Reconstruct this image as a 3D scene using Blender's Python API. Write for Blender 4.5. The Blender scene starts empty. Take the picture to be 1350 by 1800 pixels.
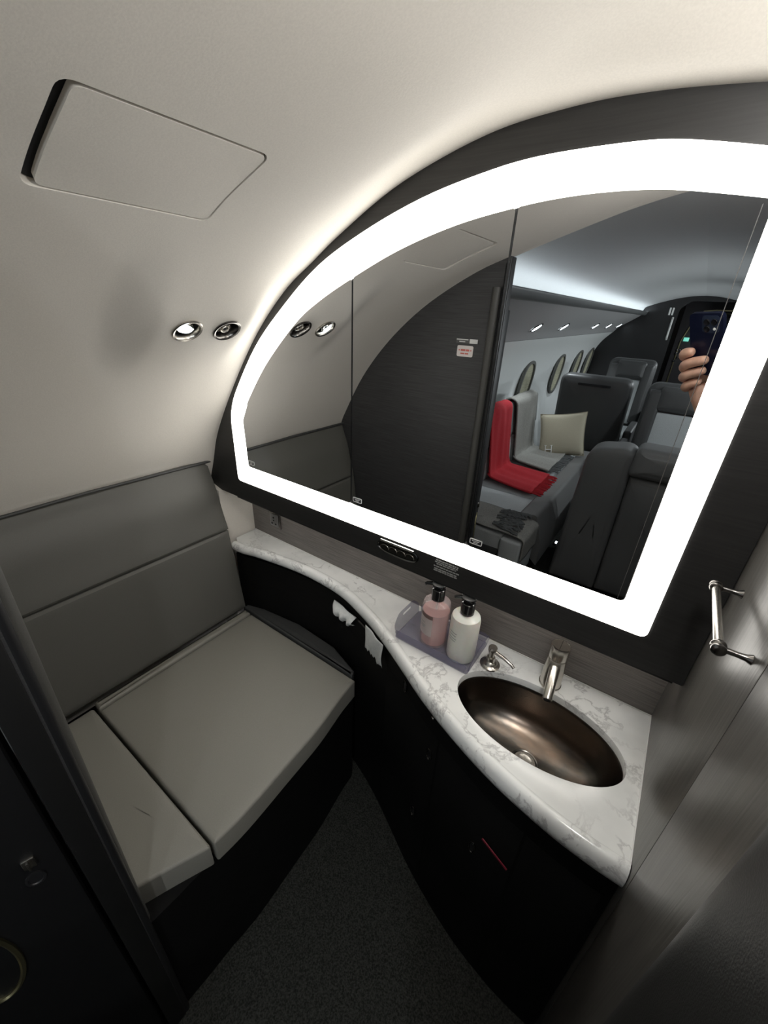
import bpy, bmesh, math, random
from mathutils import Vector, Matrix
random.seed(7)
scene = bpy.context.scene
COL = scene.collection

# ------------------------------------------------------------------ frame
# modelling unit u = camera-to-mirror distance; x along the mirror wall, y towards it, z up.
S = 0.72
FZ = -2.1                                   # floor height in u, eye height is 0


def T(p):
    return Vector((p[0] * S, p[1] * S, (p[2] - FZ) * S))


# ------------------------------------------------------------------ camera
CX = Vector((0.81304565, 0.58070914, 0.04163728))
CY = Vector((0.28958848, -0.34133398, -0.89422012))
CZ = Vector((-0.50506958, 0.73909946, -0.44568678))
cam_data = bpy.data.cameras.new('camera')
cam = bpy.data.objects.new('camera', cam_data)
COL.objects.link(cam)
cam_data.sensor_fit = 'HORIZONTAL'
cam_data.sensor_width = 36.0
cam_data.lens = 36.0 * 719.29 / 1350.0
cam_data.clip_start = 0.004
cam_data.clip_end = 50
M = Matrix.Identity(4)
for i in range(3):
    M[i][0], M[i][1], M[i][2] = CX[i], -CY[i], -CZ[i]
CAMP = T((0, -1, 0))
M.translation = CAMP
cam.matrix_world = M
scene.camera = cam

# ------------------------------------------------------------------ light
STRIP = 3.2            # mirror light emission
UNDER = 9.5             # added unseen strip under the mirror cabinet
COVE = 7.0             # cabin cove light emission
DOME_FILL = 3.9              # added lavatory fill lamp, out of view, watts
DOWN = 14.0            # small downlight lenses
scene.view_settings.view_transform = 'Standard'
scene.view_settings.look = 'None'
scene.view_settings.exposure = 0.55
scene.view_settings.gamma = 1.0
scene.view_settings.use_curve_mapping = False
world = bpy.data.worlds.new('world')
scene.world = world
world.use_nodes = True
world.node_tree.nodes['Background'].inputs[0].default_value = (0.02, 0.022, 0.025, 1)
world.node_tree.nodes['Background'].inputs[1].default_value = 0.3
scene.cycles.max_bounces = 10
scene.cycles.diffuse_bounces = 5
scene.cycles.glossy_bounces = 6
scene.cycles.transmission_bounces = 10
scene.cycles.transparent_max_bounces = 10
scene.cycles.sample_clamp_indirect = 6.0
scene.cycles.caustics_reflective = True
scene.cycles.caustics_refractive = False


def point_light(name, p, power, size, color=(1, 1, 1), spot=None, aim=None):
    ld = bpy.data.lights.new(name, 'SPOT' if spot else 'POINT')
    ld.energy = power
    ld.color = color
    ld.shadow_soft_size = size
    o = bpy.data.objects.new(name, ld)
    COL.objects.link(o)
    o.location = T(p)
    if spot:
        ld.spot_size = spot
        ld.spot_blend = 0.6
        d = T(aim) - T(p)
        o.rotation_euler = d.to_track_quat('-Z', 'Y').to_euler()
    return o


# ------------------------------------------------------------------ materials
def srgb(c):
    return tuple(((v / 12.92) if v <= 0.04045 else ((v + 0.055) / 1.055) ** 2.4) for v in c)


def mat(name, col, rough=0.5, metal=0.0, **kw):
    m = bpy.data.materials.new(name)
    m.use_nodes = True
    nt = m.node_tree
    b = nt.nodes['Principled BSDF']
    b.inputs['Base Color'].default_value = (*col, 1)
    b.inputs['Roughness'].default_value = rough
    b.inputs['Metallic'].default_value = metal
    for k, v in kw.items():
        k = k.replace('_', ' ')
        b.inputs[k].default_value = v
    return m


def add_noise(m, scale=(1, 1, 1), nscale=50, amount=0.2, bump=0.0, detail=4, bdist=0.002, rough=None, lo=0.35, hi=0.65):
    """procedural colour variation between col*(1-amount) and col*(1+amount) plus bump, in object space"""
    nt = m.node_tree
    b = nt.nodes['Principled BSDF']
    tc = nt.nodes.new('ShaderNodeTexCoord')
    mp = nt.nodes.new('ShaderNodeMapping')
    mp.inputs['Scale'].default_value = scale
    nz = nt.nodes.new('ShaderNodeTexNoise')
    nz.inputs['Scale'].default_value = nscale
    nz.inputs['Detail'].default_value = detail
    nt.links.new(tc.outputs['Object'], mp.inputs[0])
    nt.links.new(mp.outputs[0], nz.inputs['Vector'])
    cr = nt.nodes.new('ShaderNodeValToRGB')
    c = b.inputs['Base Color'].default_value
    cr.color_ramp.elements[0].position = lo
    cr.color_ramp.elements[1].position = hi
    cr.color_ramp.elements[0].color = (c[0] * (1 - amount), c[1] * (1 - amount), c[2] * (1 - amount), 1)
    cr.color_ramp.elements[1].color = (min(1, c[0] * (1 + amount)), min(1, c[1] * (1 + amount)), min(1, c[2] * (1 + amount)), 1)
    nt.links.new(nz.outputs['Fac'], cr.inputs[0])
    nt.links.new(cr.outputs[0], b.inputs['Base Color'])
    if bump:
        bp = nt.nodes.new('ShaderNodeBump')
        bp.inputs['Strength'].default_value = bump
        bp.inputs['Distance'].default_value = bdist
        nt.links.new(nz.outputs['Fac'], bp.inputs['Height'])
        nt.links.new(bp.outputs[0], b.inputs['Normal'])
    return m


def emis(name, col, strength):
    m = bpy.data.materials.new(name)
    m.use_nodes = True
    nt = m.node_tree
    b = nt.nodes['Principled BSDF']
    b.inputs['Base Color'].default_value = (0.8, 0.8, 0.8, 1)
    b.inputs['Emission Color'].default_value = (*col, 1)
    b.inputs['Emission Strength'].default_value = strength
    return m


LINER = add_noise(mat('liner', srgb((0.885, 0.865, 0.83)), 0.55), nscale=420, amount=0.03, bump=0.12, bdist=0.001)
VENEER = add_noise(mat('veneer_dark', (0.019, 0.0185, 0.018), 0.46), (1.2, 1.2, 42), 9, 0.18, 0.15, 6, 0.0006)
BACKSPL = add_noise(mat('veneer_grey', (0.15, 0.136, 0.125), 0.42), (1.5, 1.5, 50), 8, 0.25, 0.2, 6, 0.0006)
WALLV = add_noise(mat('veneer_wall', (0.092, 0.087, 0.080), 0.32), (40, 40, 1.2), 7, 0.25, 0.3, 6, 0.0006)
BULKV = add_noise(mat('veneer_bulkhead', (0.040, 0.040, 0.041), 0.45), (1.2, 1.2, 60), 7, 0.30, 0.2, 6, 0.0006)
BLACKV = add_noise(mat('veneer_black', (0.004, 0.004, 0.004), 0.65, Specular_IOR_Level=0.2), (1.2, 1.2, 42), 9, 0.3, 0.1, 4, 0.0006)
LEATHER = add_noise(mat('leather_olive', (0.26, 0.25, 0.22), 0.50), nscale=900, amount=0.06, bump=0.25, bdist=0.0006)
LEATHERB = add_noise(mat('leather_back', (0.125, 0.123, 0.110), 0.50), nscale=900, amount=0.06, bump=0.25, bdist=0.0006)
LEATHERD = add_noise(mat('leather_charcoal', (0.052, 0.053, 0.053), 0.45), nscale=700, amount=0.08, bump=0.2, bdist=0.0006)
LEATHERG = add_noise(mat('leather_grey', (0.14, 0.14, 0.137), 0.5), nscale=700, amount=0.08, bump=0.2, bdist=0.0006)
FABRIC = add_noise(mat('fabric_grey', (0.42, 0.44, 0.44), 0.9), nscale=500, amount=0.12, bump=0.4, bdist=0.001)
TRIMB = mat('trim_black', (0.012, 0.012, 0.013), 0.4)
RUBBER = mat('gap_black', (0.006, 0.006, 0.007), 0.8)
NICKEL = add_noise(mat('nickel', (0.58, 0.55, 0.50), 0.27, 1.0), nscale=120, amount=0.05)
CHROME = mat('chrome', (0.78, 0.78, 0.76), 0.12, 1.0)
CHROMED = mat('chrome_dark', (0.20, 0.19, 0.18), 0.25, 1.0)
CARPET = add_noise(mat('carpet', (0.038, 0.039, 0.035), 0.95, Specular_IOR_Level=0.1), nscale=260, amount=0.5, bump=0.9, bdist=0.004)
PAPER = add_noise(mat('tissue', (0.80, 0.81, 0.79), 0.9), nscale=160, amount=0.05, bump=0.5, bdist=0.002)
RED = add_noise(mat('red_wool', (0.36, 0.010, 0.018), 0.95), nscale=300, amount=0.25, bump=0.6, bdist=0.002)
THROWG = add_noise(mat('grey_wool', (0.24, 0.235, 0.215), 0.95), nscale=200, amount=0.2, bump=0.6, bdist=0.002)
FRINGEM = add_noise(mat('fringe_grey', (0.10, 0.105, 0.105), 0.95), nscale=200, amount=0.2)
PILLOW = add_noise(mat('pillow_beige', (0.40, 0.37, 0.28), 0.95), nscale=500, amount=0.1, bump=0.3, bdist=0.001)
WHITEM = mat('white_print', (0.80, 0.80, 0.78), 0.7)
GREYP = mat('grey_print', (0.33, 0.33, 0.32), 0.7)
REDP = mat('red_print', (0.62, 0.16, 0.13), 0.7)
WINSH = add_noise(mat('window_shade', (0.40, 0.39, 0.28), 0.8), (1, 1, 60), 6, 0.3)
CABW = add_noise(mat('cabin_wall', (0.70, 0.72, 0.71), 0.6), nscale=300, amount=0.03)
CABP = add_noise(mat('cabin_psu', (0.34, 0.34, 0.34), 0.6), nscale=300, amount=0.04)
CABC = add_noise(mat('cabin_ceiling', (0.46, 0.47, 0.47), 0.7), nscale=300, amount=0.03)
BRASS = mat('brass_trim', (0.55, 0.50, 0.30), 0.3, 1.0)
SKIN = add_noise(mat('skin', (0.62, 0.37, 0.27), 0.5, Subsurface_Weight=0.15), nscale=60, amount=0.10)
CLOTH = add_noise(mat('navy_cloth', (0.02, 0.022, 0.03), 0.9), nscale=300, amount=0.2)
HAIR = mat('hair', (0.02, 0.014, 0.01), 0.6)
PHONEB = mat('phone_back', (0.007, 0.010, 0.030), 0.3, 0.2)
LENS = mat('lens_glass', (0.01, 0.01, 0.012), 0.05)
BLACKGL = mat('pump_black', (0.012, 0.012, 0.013), 0.12)
SHEENM = mat('pump_top_sheen', (0.42, 0.42, 0.41), 0.38, 0.7)  # grey tone standing in for the reflection on the black pump top
MIRROR = mat('mirror_glass', (0.70, 0.71, 0.72), 0.0, 1.0)
STRIPM = emis('mirror_light', (1.0, 0.965, 0.90), STRIP)
COVEM = emis('cove_light', (0.86, 0.95, 1.0), COVE)
UNDERM = emis('added_under_light', (1.0, 0.95, 0.88), UNDER)
DOWNM = emis('downlight', (0.85, 0.96, 1.0), DOWN)
GREENM = emis('green_screen', (0.05, 0.7, 0.5), 0.7)

# sink bronze: patchy patina
SINKM = mat('sink_bronze', (0.16, 0.125, 0.095), 0.27, 1.0)
nt = SINKM.node_tree
bs = nt.nodes['Principled BSDF']
tc = nt.nodes.new('ShaderNodeTexCoord')
nz = nt.nodes.new('ShaderNodeTexNoise')
nz.inputs['Scale'].default_value = 9
nz.inputs['Detail'].default_value = 8
nz.inputs['Roughness'].default_value = 0.65
mpn = nt.nodes.new('ShaderNodeMapping')
mpn.inputs['Scale'].default_value = (1, 2.2, 2)
cr = nt.nodes.new('ShaderNodeValToRGB')
e = cr.color_ramp.elements
e[0].position = 0.40
e[0].color = (0.105, 0.099, 0.090, 1)
e[1].position = 0.70
e[1].color = (0.235, 0.175, 0.135, 1)
nt.links.new(tc.outputs['Object'], mpn.inputs[0])
nt.links.new(mpn.outputs[0], nz.inputs['Vector'])
nt.links.new(nz.outputs['Fac'], cr.inputs[0])
nt.links.new(cr.outputs[0], bs.inputs['Base Color'])
bp = nt.nodes.new('ShaderNodeBump')
bp.inputs['Strength'].default_value = 0.25
bp.inputs['Distance'].default_value = 0.002
nt.links.new(nz.outputs['Fac'], bp.inputs['Height'])
nt.links.new(bp.outputs[0], bs.inputs['Normal'])

# marble
MARBLE = mat('marble', (0.74, 0.75, 0.72), 0.16)
nt = MARBLE.node_tree
bs = nt.nodes['Principled BSDF']
tc = nt.nodes.new('ShaderNodeTexCoord')
n1 = nt.nodes.new('ShaderNodeTexNoise')
n1.inputs['Scale'].default_value = 5.0
n1.inputs['Detail'].default_value = 6
mx = nt.nodes.new('ShaderNodeMix')
mx.data_type = 'VECTOR'
mx.inputs['Factor'].default_value = 0.16
nt.links.new(tc.outputs['Object'], n1.inputs['Vector'])
nt.links.new(tc.outputs['Object'], mx.inputs[4])
nt.links.new(n1.outputs['Color'], mx.inputs[5])
n2 = nt.nodes.new('ShaderNodeTexNoise')
n2.inputs['Scale'].default_value = 8.5
n2.inputs['Detail'].default_value = 9
n2.inputs['Roughness'].default_value = 0.62
nt.links.new(mx.outputs[1], n2.inputs['Vector'])
sb = nt.nodes.new('ShaderNodeMath')
sb.operation = 'SUBTRACT'
sb.inputs[1].default_value = 0.5
ab = nt.nodes.new('ShaderNodeMath')
ab.operation = 'ABSOLUTE'
nt.links.new(n2.outputs['Fac'], sb.inputs[0])
nt.links.new(sb.outputs[0], ab.inputs[0])
vr = nt.nodes.new('ShaderNodeValToRGB')
vr.color_ramp.elements[0].position = 0.0
vr.color_ramp.elements[0].color = (1, 1, 1, 1)
vr.color_ramp.elements[1].position = 0.020
vr.color_ramp.elements[1].color = (0, 0, 0, 1)
nt.links.new(ab.outputs[0], vr.inputs[0])
n3 = nt.nodes.new('ShaderNodeTexNoise')
n3.inputs['Scale'].default_value = 7
n3.inputs['Detail'].default_value = 3
nt.links.new(tc.outputs['Object'], n3.inputs['Vector'])
r3 = nt.nodes.new('ShaderNodeValToRGB')
r3.color_ramp.elements[0].position = 0.38
r3.color_ramp.elements[1].position = 0.56
nt.links.new(n3.outputs['Fac'], r3.inputs[0])
ml = nt.nodes.new('ShaderNodeMath')
ml.operation = 'MULTIPLY'
nt.links.new(vr.outputs[0], ml.inputs[0])
nt.links.new(r3.outputs[0], ml.inputs[1])
ml2 = nt.nodes.new('ShaderNodeMath')
ml2.operation = 'MULTIPLY'
ml2.inputs[1].default_value = 0.52
nt.links.new(ml.outputs[0], ml2.inputs[0])
cl = nt.nodes.new('ShaderNodeValToRGB')
cl.color_ramp.elements[0].position = 0.35
cl.color_ramp.elements[0].color = (0.74, 0.75, 0.735, 1)
cl.color_ramp.elements[1].position = 0.6
cl.color_ramp.elements[1].color = (0.90, 0.905, 0.885, 1)
nt.links.new(n3.outputs['Fac'], cl.inputs[0])
mc = nt.nodes.new('ShaderNodeMix')
mc.data_type = 'RGBA'
nt.links.new(ml2.outputs[0], mc.inputs[0])
nt.links.new(cl.outputs[0], mc.inputs[6])
mc.inputs[7].default_value = (0.26, 0.25, 0.25, 1)
nt.links.new(mc.outputs[2], bs.inputs['Base Color'])

ACRYL = mat('acrylic_tray', (0.16, 0.15, 0.25), 0.04, Alpha=0.34)
BOTGLASS = mat('bottle_clear', (0.85, 0.74, 0.74), 0.03, Alpha=0.28)
LIQUID = mat('pink_liquid', (0.80, 0.42, 0.38), 0.05, Alpha=0.52)
LOTION = mat('lotion_bottle', (0.74, 0.74, 0.68), 0.30, Subsurface_Weight=0.2)
LABELM = mat('bottle_label', (0.55, 0.47, 0.45), 0.5)
LABELD = mat('label_band', (0.16, 0.10, 0.09), 0.5)


# ------------------------------------------------------------------ mesh helpers
ORG = {}


def make(name, bm, material, parent=None, org=None, smooth=True, sharp=35, extra=None):
    """verts of bm are in u; becomes one mesh object. top level: origin at org. child: relative to parent's origin"""
    if parent is not None:
        org = ORG[parent.name]
    if org is None:
        xs = [v.co.x for v in bm.verts]
        ys = [v.co.y for v in bm.verts]
        zs = [v.co.z for v in bm.verts]
        org = ((min(xs) + max(xs)) / 2, (min(ys) + max(ys)) / 2, min(zs))
    o0 = T(org)
    for v in bm.verts:
        v.co = T(v.co) - o0
    bmesh.ops.recalc_face_normals(bm, faces=bm.faces)
    me = bpy.data.meshes.new(name)
    bm.to_mesh(me)
    bm.free()
    me.materials.append(material)
    if extra:
        for x in extra:
            me.materials.append(x)
    if smooth:
        for p in me.polygons:
            p.use_smooth = True
        me.set_sharp_from_angle(angle=math.radians(sharp))
    o = bpy.data.objects.new(name, me)
    COL.objects.link(o)
    ORG[o.name] = org
    if parent is not None:
        o.parent = parent
    else:
        o.location = o0
    return o


def root(name, org, label, cat, group=None):
    o = bpy.data.objects.new(name, None)
    o.empty_display_size = 0.05
    COL.objects.link(o)
    o.location = T(org)
    ORG[o.name] = org
    return tag(o, label, cat, group)


def tag(o, label, cat, group=None):
    o['label'] = label
    o['category'] = cat
    if group:
        o['group'] = group
    return o


def struct(o):
    o['kind'] = 'structure'
    return o


def box(bm, lo, hi, r=0.0, seg=2):
    m = bmesh.ops.create_cube(bm, size=1.0)
    vs = m['verts']
    for v in vs:
        v.co = Vector([(lo[k] + hi[k]) / 2 + v.co[k] * (hi[k] - lo[k]) for k in range(3)])
    if r > 0:
        es = list({e for v in vs for e in v.link_edges})
        bmesh.ops.bevel(bm, geom=es, offset=r, segments=seg, profile=0.5, affect='EDGES')
    return bm


def obox(bm, c, ax, ay, az, h, r=0.0, seg=2):
    """oriented box: centre c, unit axes, half sizes h"""
    t = bmesh.new()
    box(t, [-h[0], -h[1], -h[2]], h, r, seg)
    c = Vector(c)
    for v in t.verts:
        v.co = c + ax * v.co.x + ay * v.co.y + az * v.co.z
    me = bpy.data.meshes.new('tmp')
    t.to_mesh(me)
    t.free()
    bm.from_mesh(me)
    bpy.data.meshes.remove(me)
    return bm


def basis(n, up=Vector((0, 0, 1))):
    n = Vector(n).normalized()
    if abs(n.dot(up)) > 0.95:
        up = Vector((0, 1, 0))
    a = up.cross(n).normalized()
    b = n.cross(a).normalized()
    return a, b, n


def ring(bm, c, a, b, r, seg, r2=None):
    c = Vector(c)
    r2 = r if r2 is None else r2
    return [bm.verts.new(c + a * (r * math.cos(2 * math.pi * i / seg)) + b * (r2 * math.sin(2 * math.pi * i / seg))) for i in range(seg)]


def bridge(bm, r0, r1, closed=True):
    n = len(r0)
    for i in range(n if closed else n - 1):
        j = (i + 1) % n
        try:
            bm.faces.new((r0[i], r0[j], r1[j], r1[i]))
        except ValueError:
            pass


def lathe(bm, prof, c, n=(0, 0, 1), seg=32, capa=True, capb=True, ell=1.0):
    """prof: (radius, height) along axis n from c"""
    a, b, n = basis(n)
    rs = [ring(bm, Vector(c) + n * h, a, b, max(r, 1e-4), seg, max(r, 1e-4) * ell) for r, h in prof]
    for r0, r1 in zip(rs, rs[1:]):
        bridge(bm, r0, r1)
    if capa:
        bm.faces.new(rs[0][::-1])
    if capb:
        bm.faces.new(rs[-1])
    return bm


def tube(bm, pts, rad, seg=12, caps=True):
    pts = [Vector(p) for p in pts]
    if not isinstance(rad, (list, tuple)):
        rad = [rad] * len(pts)
    rs = []
    prev = None
    for i, p in enumerate(pts):
        d = (pts[min(i + 1, len(pts) - 1)] - pts[max(i - 1, 0)]).normalized()
        if prev is None:
            a, b, _ = basis(d)
        else:
            a = (prev - d * prev.dot(d)).normalized()
            b = d.cross(a)
        prev = a
        rs.append(ring(bm, p, a, b, rad[i], seg))
    for r0, r1 in zip(rs, rs[1:]):
        bridge(bm, r0, r1)
    if caps:
        bm.faces.new(rs[0][::-1])
        bm.faces.new(rs[-1])
    return bm


def catmull(P, n=8, closed=False):
    out = []
    N = len(P)
    rng = range(N if closed else N - 1)
    for i in rng:
        g = (lambda k: P[k % N]) if closed else (lambda k: P[min(max(k, 0), N - 1)])
        p0, p1, p2, p3 = g(i - 1), g(i), g(i + 1), g(i + 2)
        for s in range(n):
            t = s / n
            out.append(tuple(0.5 * ((2 * p1[k]) + (-p0[k] + p2[k]) * t + (2 * p0[k] - 5 * p1[k] + 4 * p2[k] - p3[k]) * t * t + (-p0[k] + 3 * p1[k] - 3 * p2[k] + p3[k]) * t ** 3) for k in range(len(p1))))
    if not closed:
        out.append(tuple(P[-1]))
    return out


def round_poly(pts, rr, n=6):
    """round corners of closed 2d polygon, rr radius or list"""
    out = []
    N = len(pts)
    for i in range(N):
        r = rr[i] if isinstance(rr, (list, tuple)) else rr
        p = Vector(pts[i])
        if r <= 0:
            out.append(tuple(p))
            continue
        a = (Vector(pts[i - 1]) - p)
        b = (Vector(pts[(i + 1) % N]) - p)
        r = min(r, a.length * 0.49, b.length * 0.49)
        a = p + a.normalized() * r
        b = p + b.normalized() * r
        for k in range(n + 1):
            t = k / n
            out.append(tuple(a * (1 - t) ** 2 + p * 2 * t * (1 - t) + b * t * t))
    return out


def offset_poly(pts, d):
    """move outline inwards by d (for ccw polygons), simple vertex normals"""
    N = len(pts)
    area = sum(pts[i][0] * pts[(i + 1) % N][1] - pts[(i + 1) % N][0] * pts[i][1] for i in range(N))
    s = 1 if area > 0 else -1
    out = []
    for i in range(N):
        a = Vector(pts[i]) - Vector(pts[i - 1])
        b = Vector(pts[(i + 1) % N]) - Vector(pts[i])
        if a.length < 1e-9:
            a = b
        if b.length < 1e-9:
            b = a
        na = Vector((-a.y, a.x)).normalized()
        nb = Vector((-b.y, b.x)).normalized()
        n = (na + nb)
        if n.length < 1e-6:
            n = na
        n.normalize()
        c = max(0.5, n.dot(na))
        p = Vector(pts[i]) + n * (s * d / c)
        out.append((p.x, p.y))
    return out


def plate(bm, outer, holes, fn, w0, w1):
    """prism of a 2d outline with holes; fn(u,v,w) -> 3d"""
    loops = [outer] + list(holes)
    caps = []
    for w in (w0, w1):
        edges = []
        vl = []
        for lp in loops:
            vs = [bm.verts.new(fn(p[0], p[1], w)) for p in lp]
            vl.append(vs)
            for i in range(len(vs)):
                edges.append(bm.edges.new((vs[i], vs[(i + 1) % len(vs)])))
        bmesh.ops.triangle_fill(bm, use_beauty=True, use_dissolve=False, edges=edges)
        caps.append(vl)
    for a, b in zip(*caps):
        bridge(bm, a, b)
    return bm


def pad(bm, outline, fn, w0, w1, r=0.015, n=5, puff=0.0, rb=None):
    """cushion: outline prism with rounded top edge and slightly domed top"""
    rings = []
    if rb:
        for k in range(n + 1):
            a = math.pi / 2 * k / n
            rings.append((rb * (1 - math.sin(a)), w0 + rb * (1 - math.cos(a))))
    else:
        rings.append((0, w0))
    for k in range(n + 1):
        a = math.pi / 2 * k / n
        rings.append((r * (1 - math.cos(a)), w1 - r + r * math.sin(a)))
    vls = []
    for d, w in rings:
        pts = offset_poly(outline, d) if abs(d) > 1e-9 else outline
        vls.append([bm.verts.new(fn(p[0], p[1], w)) for p in pts])
    if puff:
        gx = sum(p[0] for p in pts) / len(pts)
        gy = sum(p[1] for p in pts) / len(pts)
        for k, w in ((0.95, 0.35), (0.85, 0.65), (0.65, 0.88), (0.35, 1.0)):
            vls.append([bm.verts.new(fn(gx + (p[0] - gx) * k, gy + (p[1] - gy) * k, w1 + puff * w)) for p in pts])
    for a, b in zip(vls, vls[1:]):
        bridge(bm, a, b)
    ends = [vls[0], vls[-1]]
    if puff:
        cvt = bm.verts.new(fn(gx, gy, w1 + puff))
        vs = vls[-1]
        for i in range(len(vs)):
            bm.faces.new((vs[i], vs[(i + 1) % len(vs)], cvt))
        ends = [vls[0]]
    for vs in ends:
        f = bm.faces.new(vs)
        bmesh.ops.triangulate(bm, faces=[f])
    return bm


def loft(bm, rows, closed=False):
    vr = [[bm.verts.new(p) for p in r] for r in rows]
    for a, b in zip(vr, vr[1:]):
        bridge(bm, a, b, closed)
    return vr


def interp(x, xs, ys):
    if x <= xs[0]:
        return ys[0]
    for i in range(len(xs) - 1):
        if x <= xs[i + 1]:
            t = (x - xs[i]) / (xs[i + 1] - xs[i])
            return ys[i] + (ys[i + 1] - ys[i]) * t
    return ys[-1]


def sstep(a, b, x):
    t = min(1, max(0, (x - a) / (b - a)))
    return t * t * (3 - 2 * t)


XY = lambda u, v, w: Vector((u, v, w))          # outline in plan
XZ = lambda u, v, w: Vector((u, w, v))          # outline in elevation, depth along y


def eval_boolean(target, cutters):
    for c in cutters:
        md = target.modifiers.new('b', 'BOOLEAN')
        md.operation = 'DIFFERENCE'
        md.solver = 'EXACT'
        md.object = c
    dg = bpy.context.evaluated_depsgraph_get()
    me = bpy.data.meshes.new_from_object(target.evaluated_get(dg))
    target.modifiers.clear()
    old = target.data
    target.data = me
    bpy.data.meshes.remove(old)
    for c in cutters:
        m_ = c.data
        bpy.data.objects.remove(c)
        bpy.data.meshes.remove(m_)


# ------------------------------------------------------------------ fuselage section
CCX, CCZ, CR = -0.2465, -1.2479, 1.5427


def polar(p):
    return math.atan2(p[1] - CCZ, p[0] - CCX), math.hypot(p[0] - CCX, p[1] - CCZ)


A_PTS = [(-1.70, -0.80), (-1.633, -0.657), (-1.565, -0.506), (-1.419, -0.298), (-1.255, -0.104), (-1.099, 0.034), (-0.972, 0.112),
         (-0.864, 0.175), (-0.686, 0.262), (-0.48, 0.323), (-0.316, 0.341), (-0.18, 0.34), (-0.029, 0.325), (0.10, 0.305), (0.40, 0.24)]
M_PTS = [(-1.72, -0.80), (-1.672, -0.657)]
for ang in (155, 145, 135, 125, 115, 108):
    M_PTS.append((CCX + CR * math.cos(math.radians(ang)), CCZ + CR * math.sin(math.radians(ang))))
M_PTS += [(-0.5, 0.297), (-0.3, 0.360), (-0.1, 0.400), (0.1, 0.410), (0.4, 0.36)]
ap = sorted(polar(p) for p in catmull(A_PTS, 6))
mp_ = sorted(polar(p) for p in catmull(M_PTS, 6))
rA = lambda th: interp(th, [q[0] for q in ap], [q[1] for q in ap])
rM = lambda th: interp(th, [q[0] for q in mp_], [q[1] for q in mp_])
TH0 = math.atan2(-0.76 - CCZ, -1.70 - CCX)
TH1 = math.atan2(0.30 - CCZ, 0.34 - CCX)
LAMPTH = math.atan2(-0.05 - CCZ, -1.215 - CCX)


def liner_r(th, y):
    w = max(0.0, 1 - abs(min(y, 0)) / 0.17) ** 2.2 if y < 0 else 1.0
    if y < -0.01:
        wc = sstep(-0.155, -0.045, y)
        k = sstep(math.radians(100), math.radians(112), th)   # left: flare, crown: soft step
        w = w * k + wc * (1 - k)
    r = rM(th) * (1 - w) + rA(th) * w
    # raised reading-light housing
    r -= 0.042 * math.exp(-((th - LAMPTH) / 0.11) ** 2) * sstep(-0.50, -0.36, y) * (1 - sstep(-0.10, 0.0, y))
    return r


def liner_p(th, y, off=0.0):
    r = liner_r(th, y) + off
    return Vector((CCX + r * math.cos(th), y, CCZ + r * math.sin(th)))


def liner_frame(th, y):
    p = liner_p(th, y)
    tu = (liner_p(th + 0.01, y) - liner_p(th - 0.01, y)).normalized()
    tv = (liner_p(th, y + 0.01) - liner_p(th, y - 0.01)).normalized()
    n = tu.cross(tv).normalized()
    if n.dot(Vector((CCX, y, CCZ)) - p) < 0:
        n = -n
    return p, tu, tv, n        # n points into the room


bm = bmesh.new()
NT, NY = 150, 70
ys = [-0.93 + (0.155 + 0.93) * j / NY for j in range(NY + 1)]
ins, outs = [], []
for j, y in enumerate(ys):
    ths = [TH0 + (TH1 - TH0) * i / NT for i in range(NT + 1)]
    ins.append([bm.verts.new(liner_p(t, y)) for t in ths])
    outs.append([bm.verts.new(liner_p(t, y, 0.045)) for t in ths])
for j in range(NY):
    bridge(bm, ins[j], ins[j + 1], False)
    bridge(bm, outs[j], outs[j + 1], False)
bridge(bm, ins[0], outs[0], False)
bridge(bm, ins[-1], outs[-1], False)
for i in (0, NT):
    for j in range(NY):
        bm.faces.new((ins[j][i], ins[j + 1][i], outs[j + 1][i], outs[j][i]))
liner = struct(make('wall_left', bm, LINER, org=(-1.7, -0.4, -0.76)))

# hatch recess and lamp pockets
HT0 = math.atan2(0.147 - CCZ, -0.905 - CCX)
HT1 = math.atan2(0.226 - CCZ, -0.7025 - CCX)


def hatch_slab(bm, t0, t1, y0, y1, o0, o1, rad=0.022):
    # curved slab following the liner; outline (arc length, y) with rounded corners
    L = (t0 - t1) * CR
    out = round_poly([(0, y0), (L, y0), (L, y1), (0, y1)], rad, 5)
    dense = []
    for i in range(len(out)):
        a, b = Vector(out[i]), Vector(out[(i + 1) % len(out)])
        n = max(1, int((b - a).length / 0.03))
        dense += [tuple(a.lerp(b, k / n)) for k in range(n)]
    fn = lambda u, v, w: liner_p(t1 + u / CR, v, w)
    plate(bm, dense, [], fn, o0, o1)


cut = []
bm = bmesh.new()
hatch_slab(bm, HT0 + 0.002, HT1 - 0.003, -0.694, -0.376, -0.02, 0.016)
cut.append(make('cutter', bm, LINER, org=(0, 0, 0), smooth=False))
LAMPS = []
for y in (-0.290, -0.160):
    p, tu, tv, n = liner_frame(LAMPTH, y)
    LAMPS.append((p, tu, tv, n))
    bm = bmesh.new()
    lathe(bm, [(0.0375, -0.042), (0.0375, 0.05)], p, n, 40)
    cut.append(make('cutter', bm, LINER, org=(0, 0, 0), smooth=False))
eval_boolean(liner, cut)
for p_ in liner.data.polygons:
    p_.use_smooth = True
liner.data.set_sharp_from_angle(angle=math.radians(30))

hr = root('access_panel', (-0.81, -0.53, 0.19), 'large pale rectangular access panel with dark gap let into curved wall liner', 'access panel')
bm = bmesh.new()
hatch_slab(bm, HT0 - 0.0005, HT1 + 0.0015, -0.676, -0.3785, 0.001, 0.012, 0.016)
make('panel', bm, LINER, hr)
bm = bmesh.new()
hatch_slab(bm, HT0 + 0.001, HT1 - 0.002, -0.692, -0.377, 0.0125, 0.0158)
o = make('gap_backing', bm, RUBBER, hr)  # black backing put in to deepen the shade of the gap
o['label'] = 'black backing plate deepening the shade in the gap around the panel'


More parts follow.
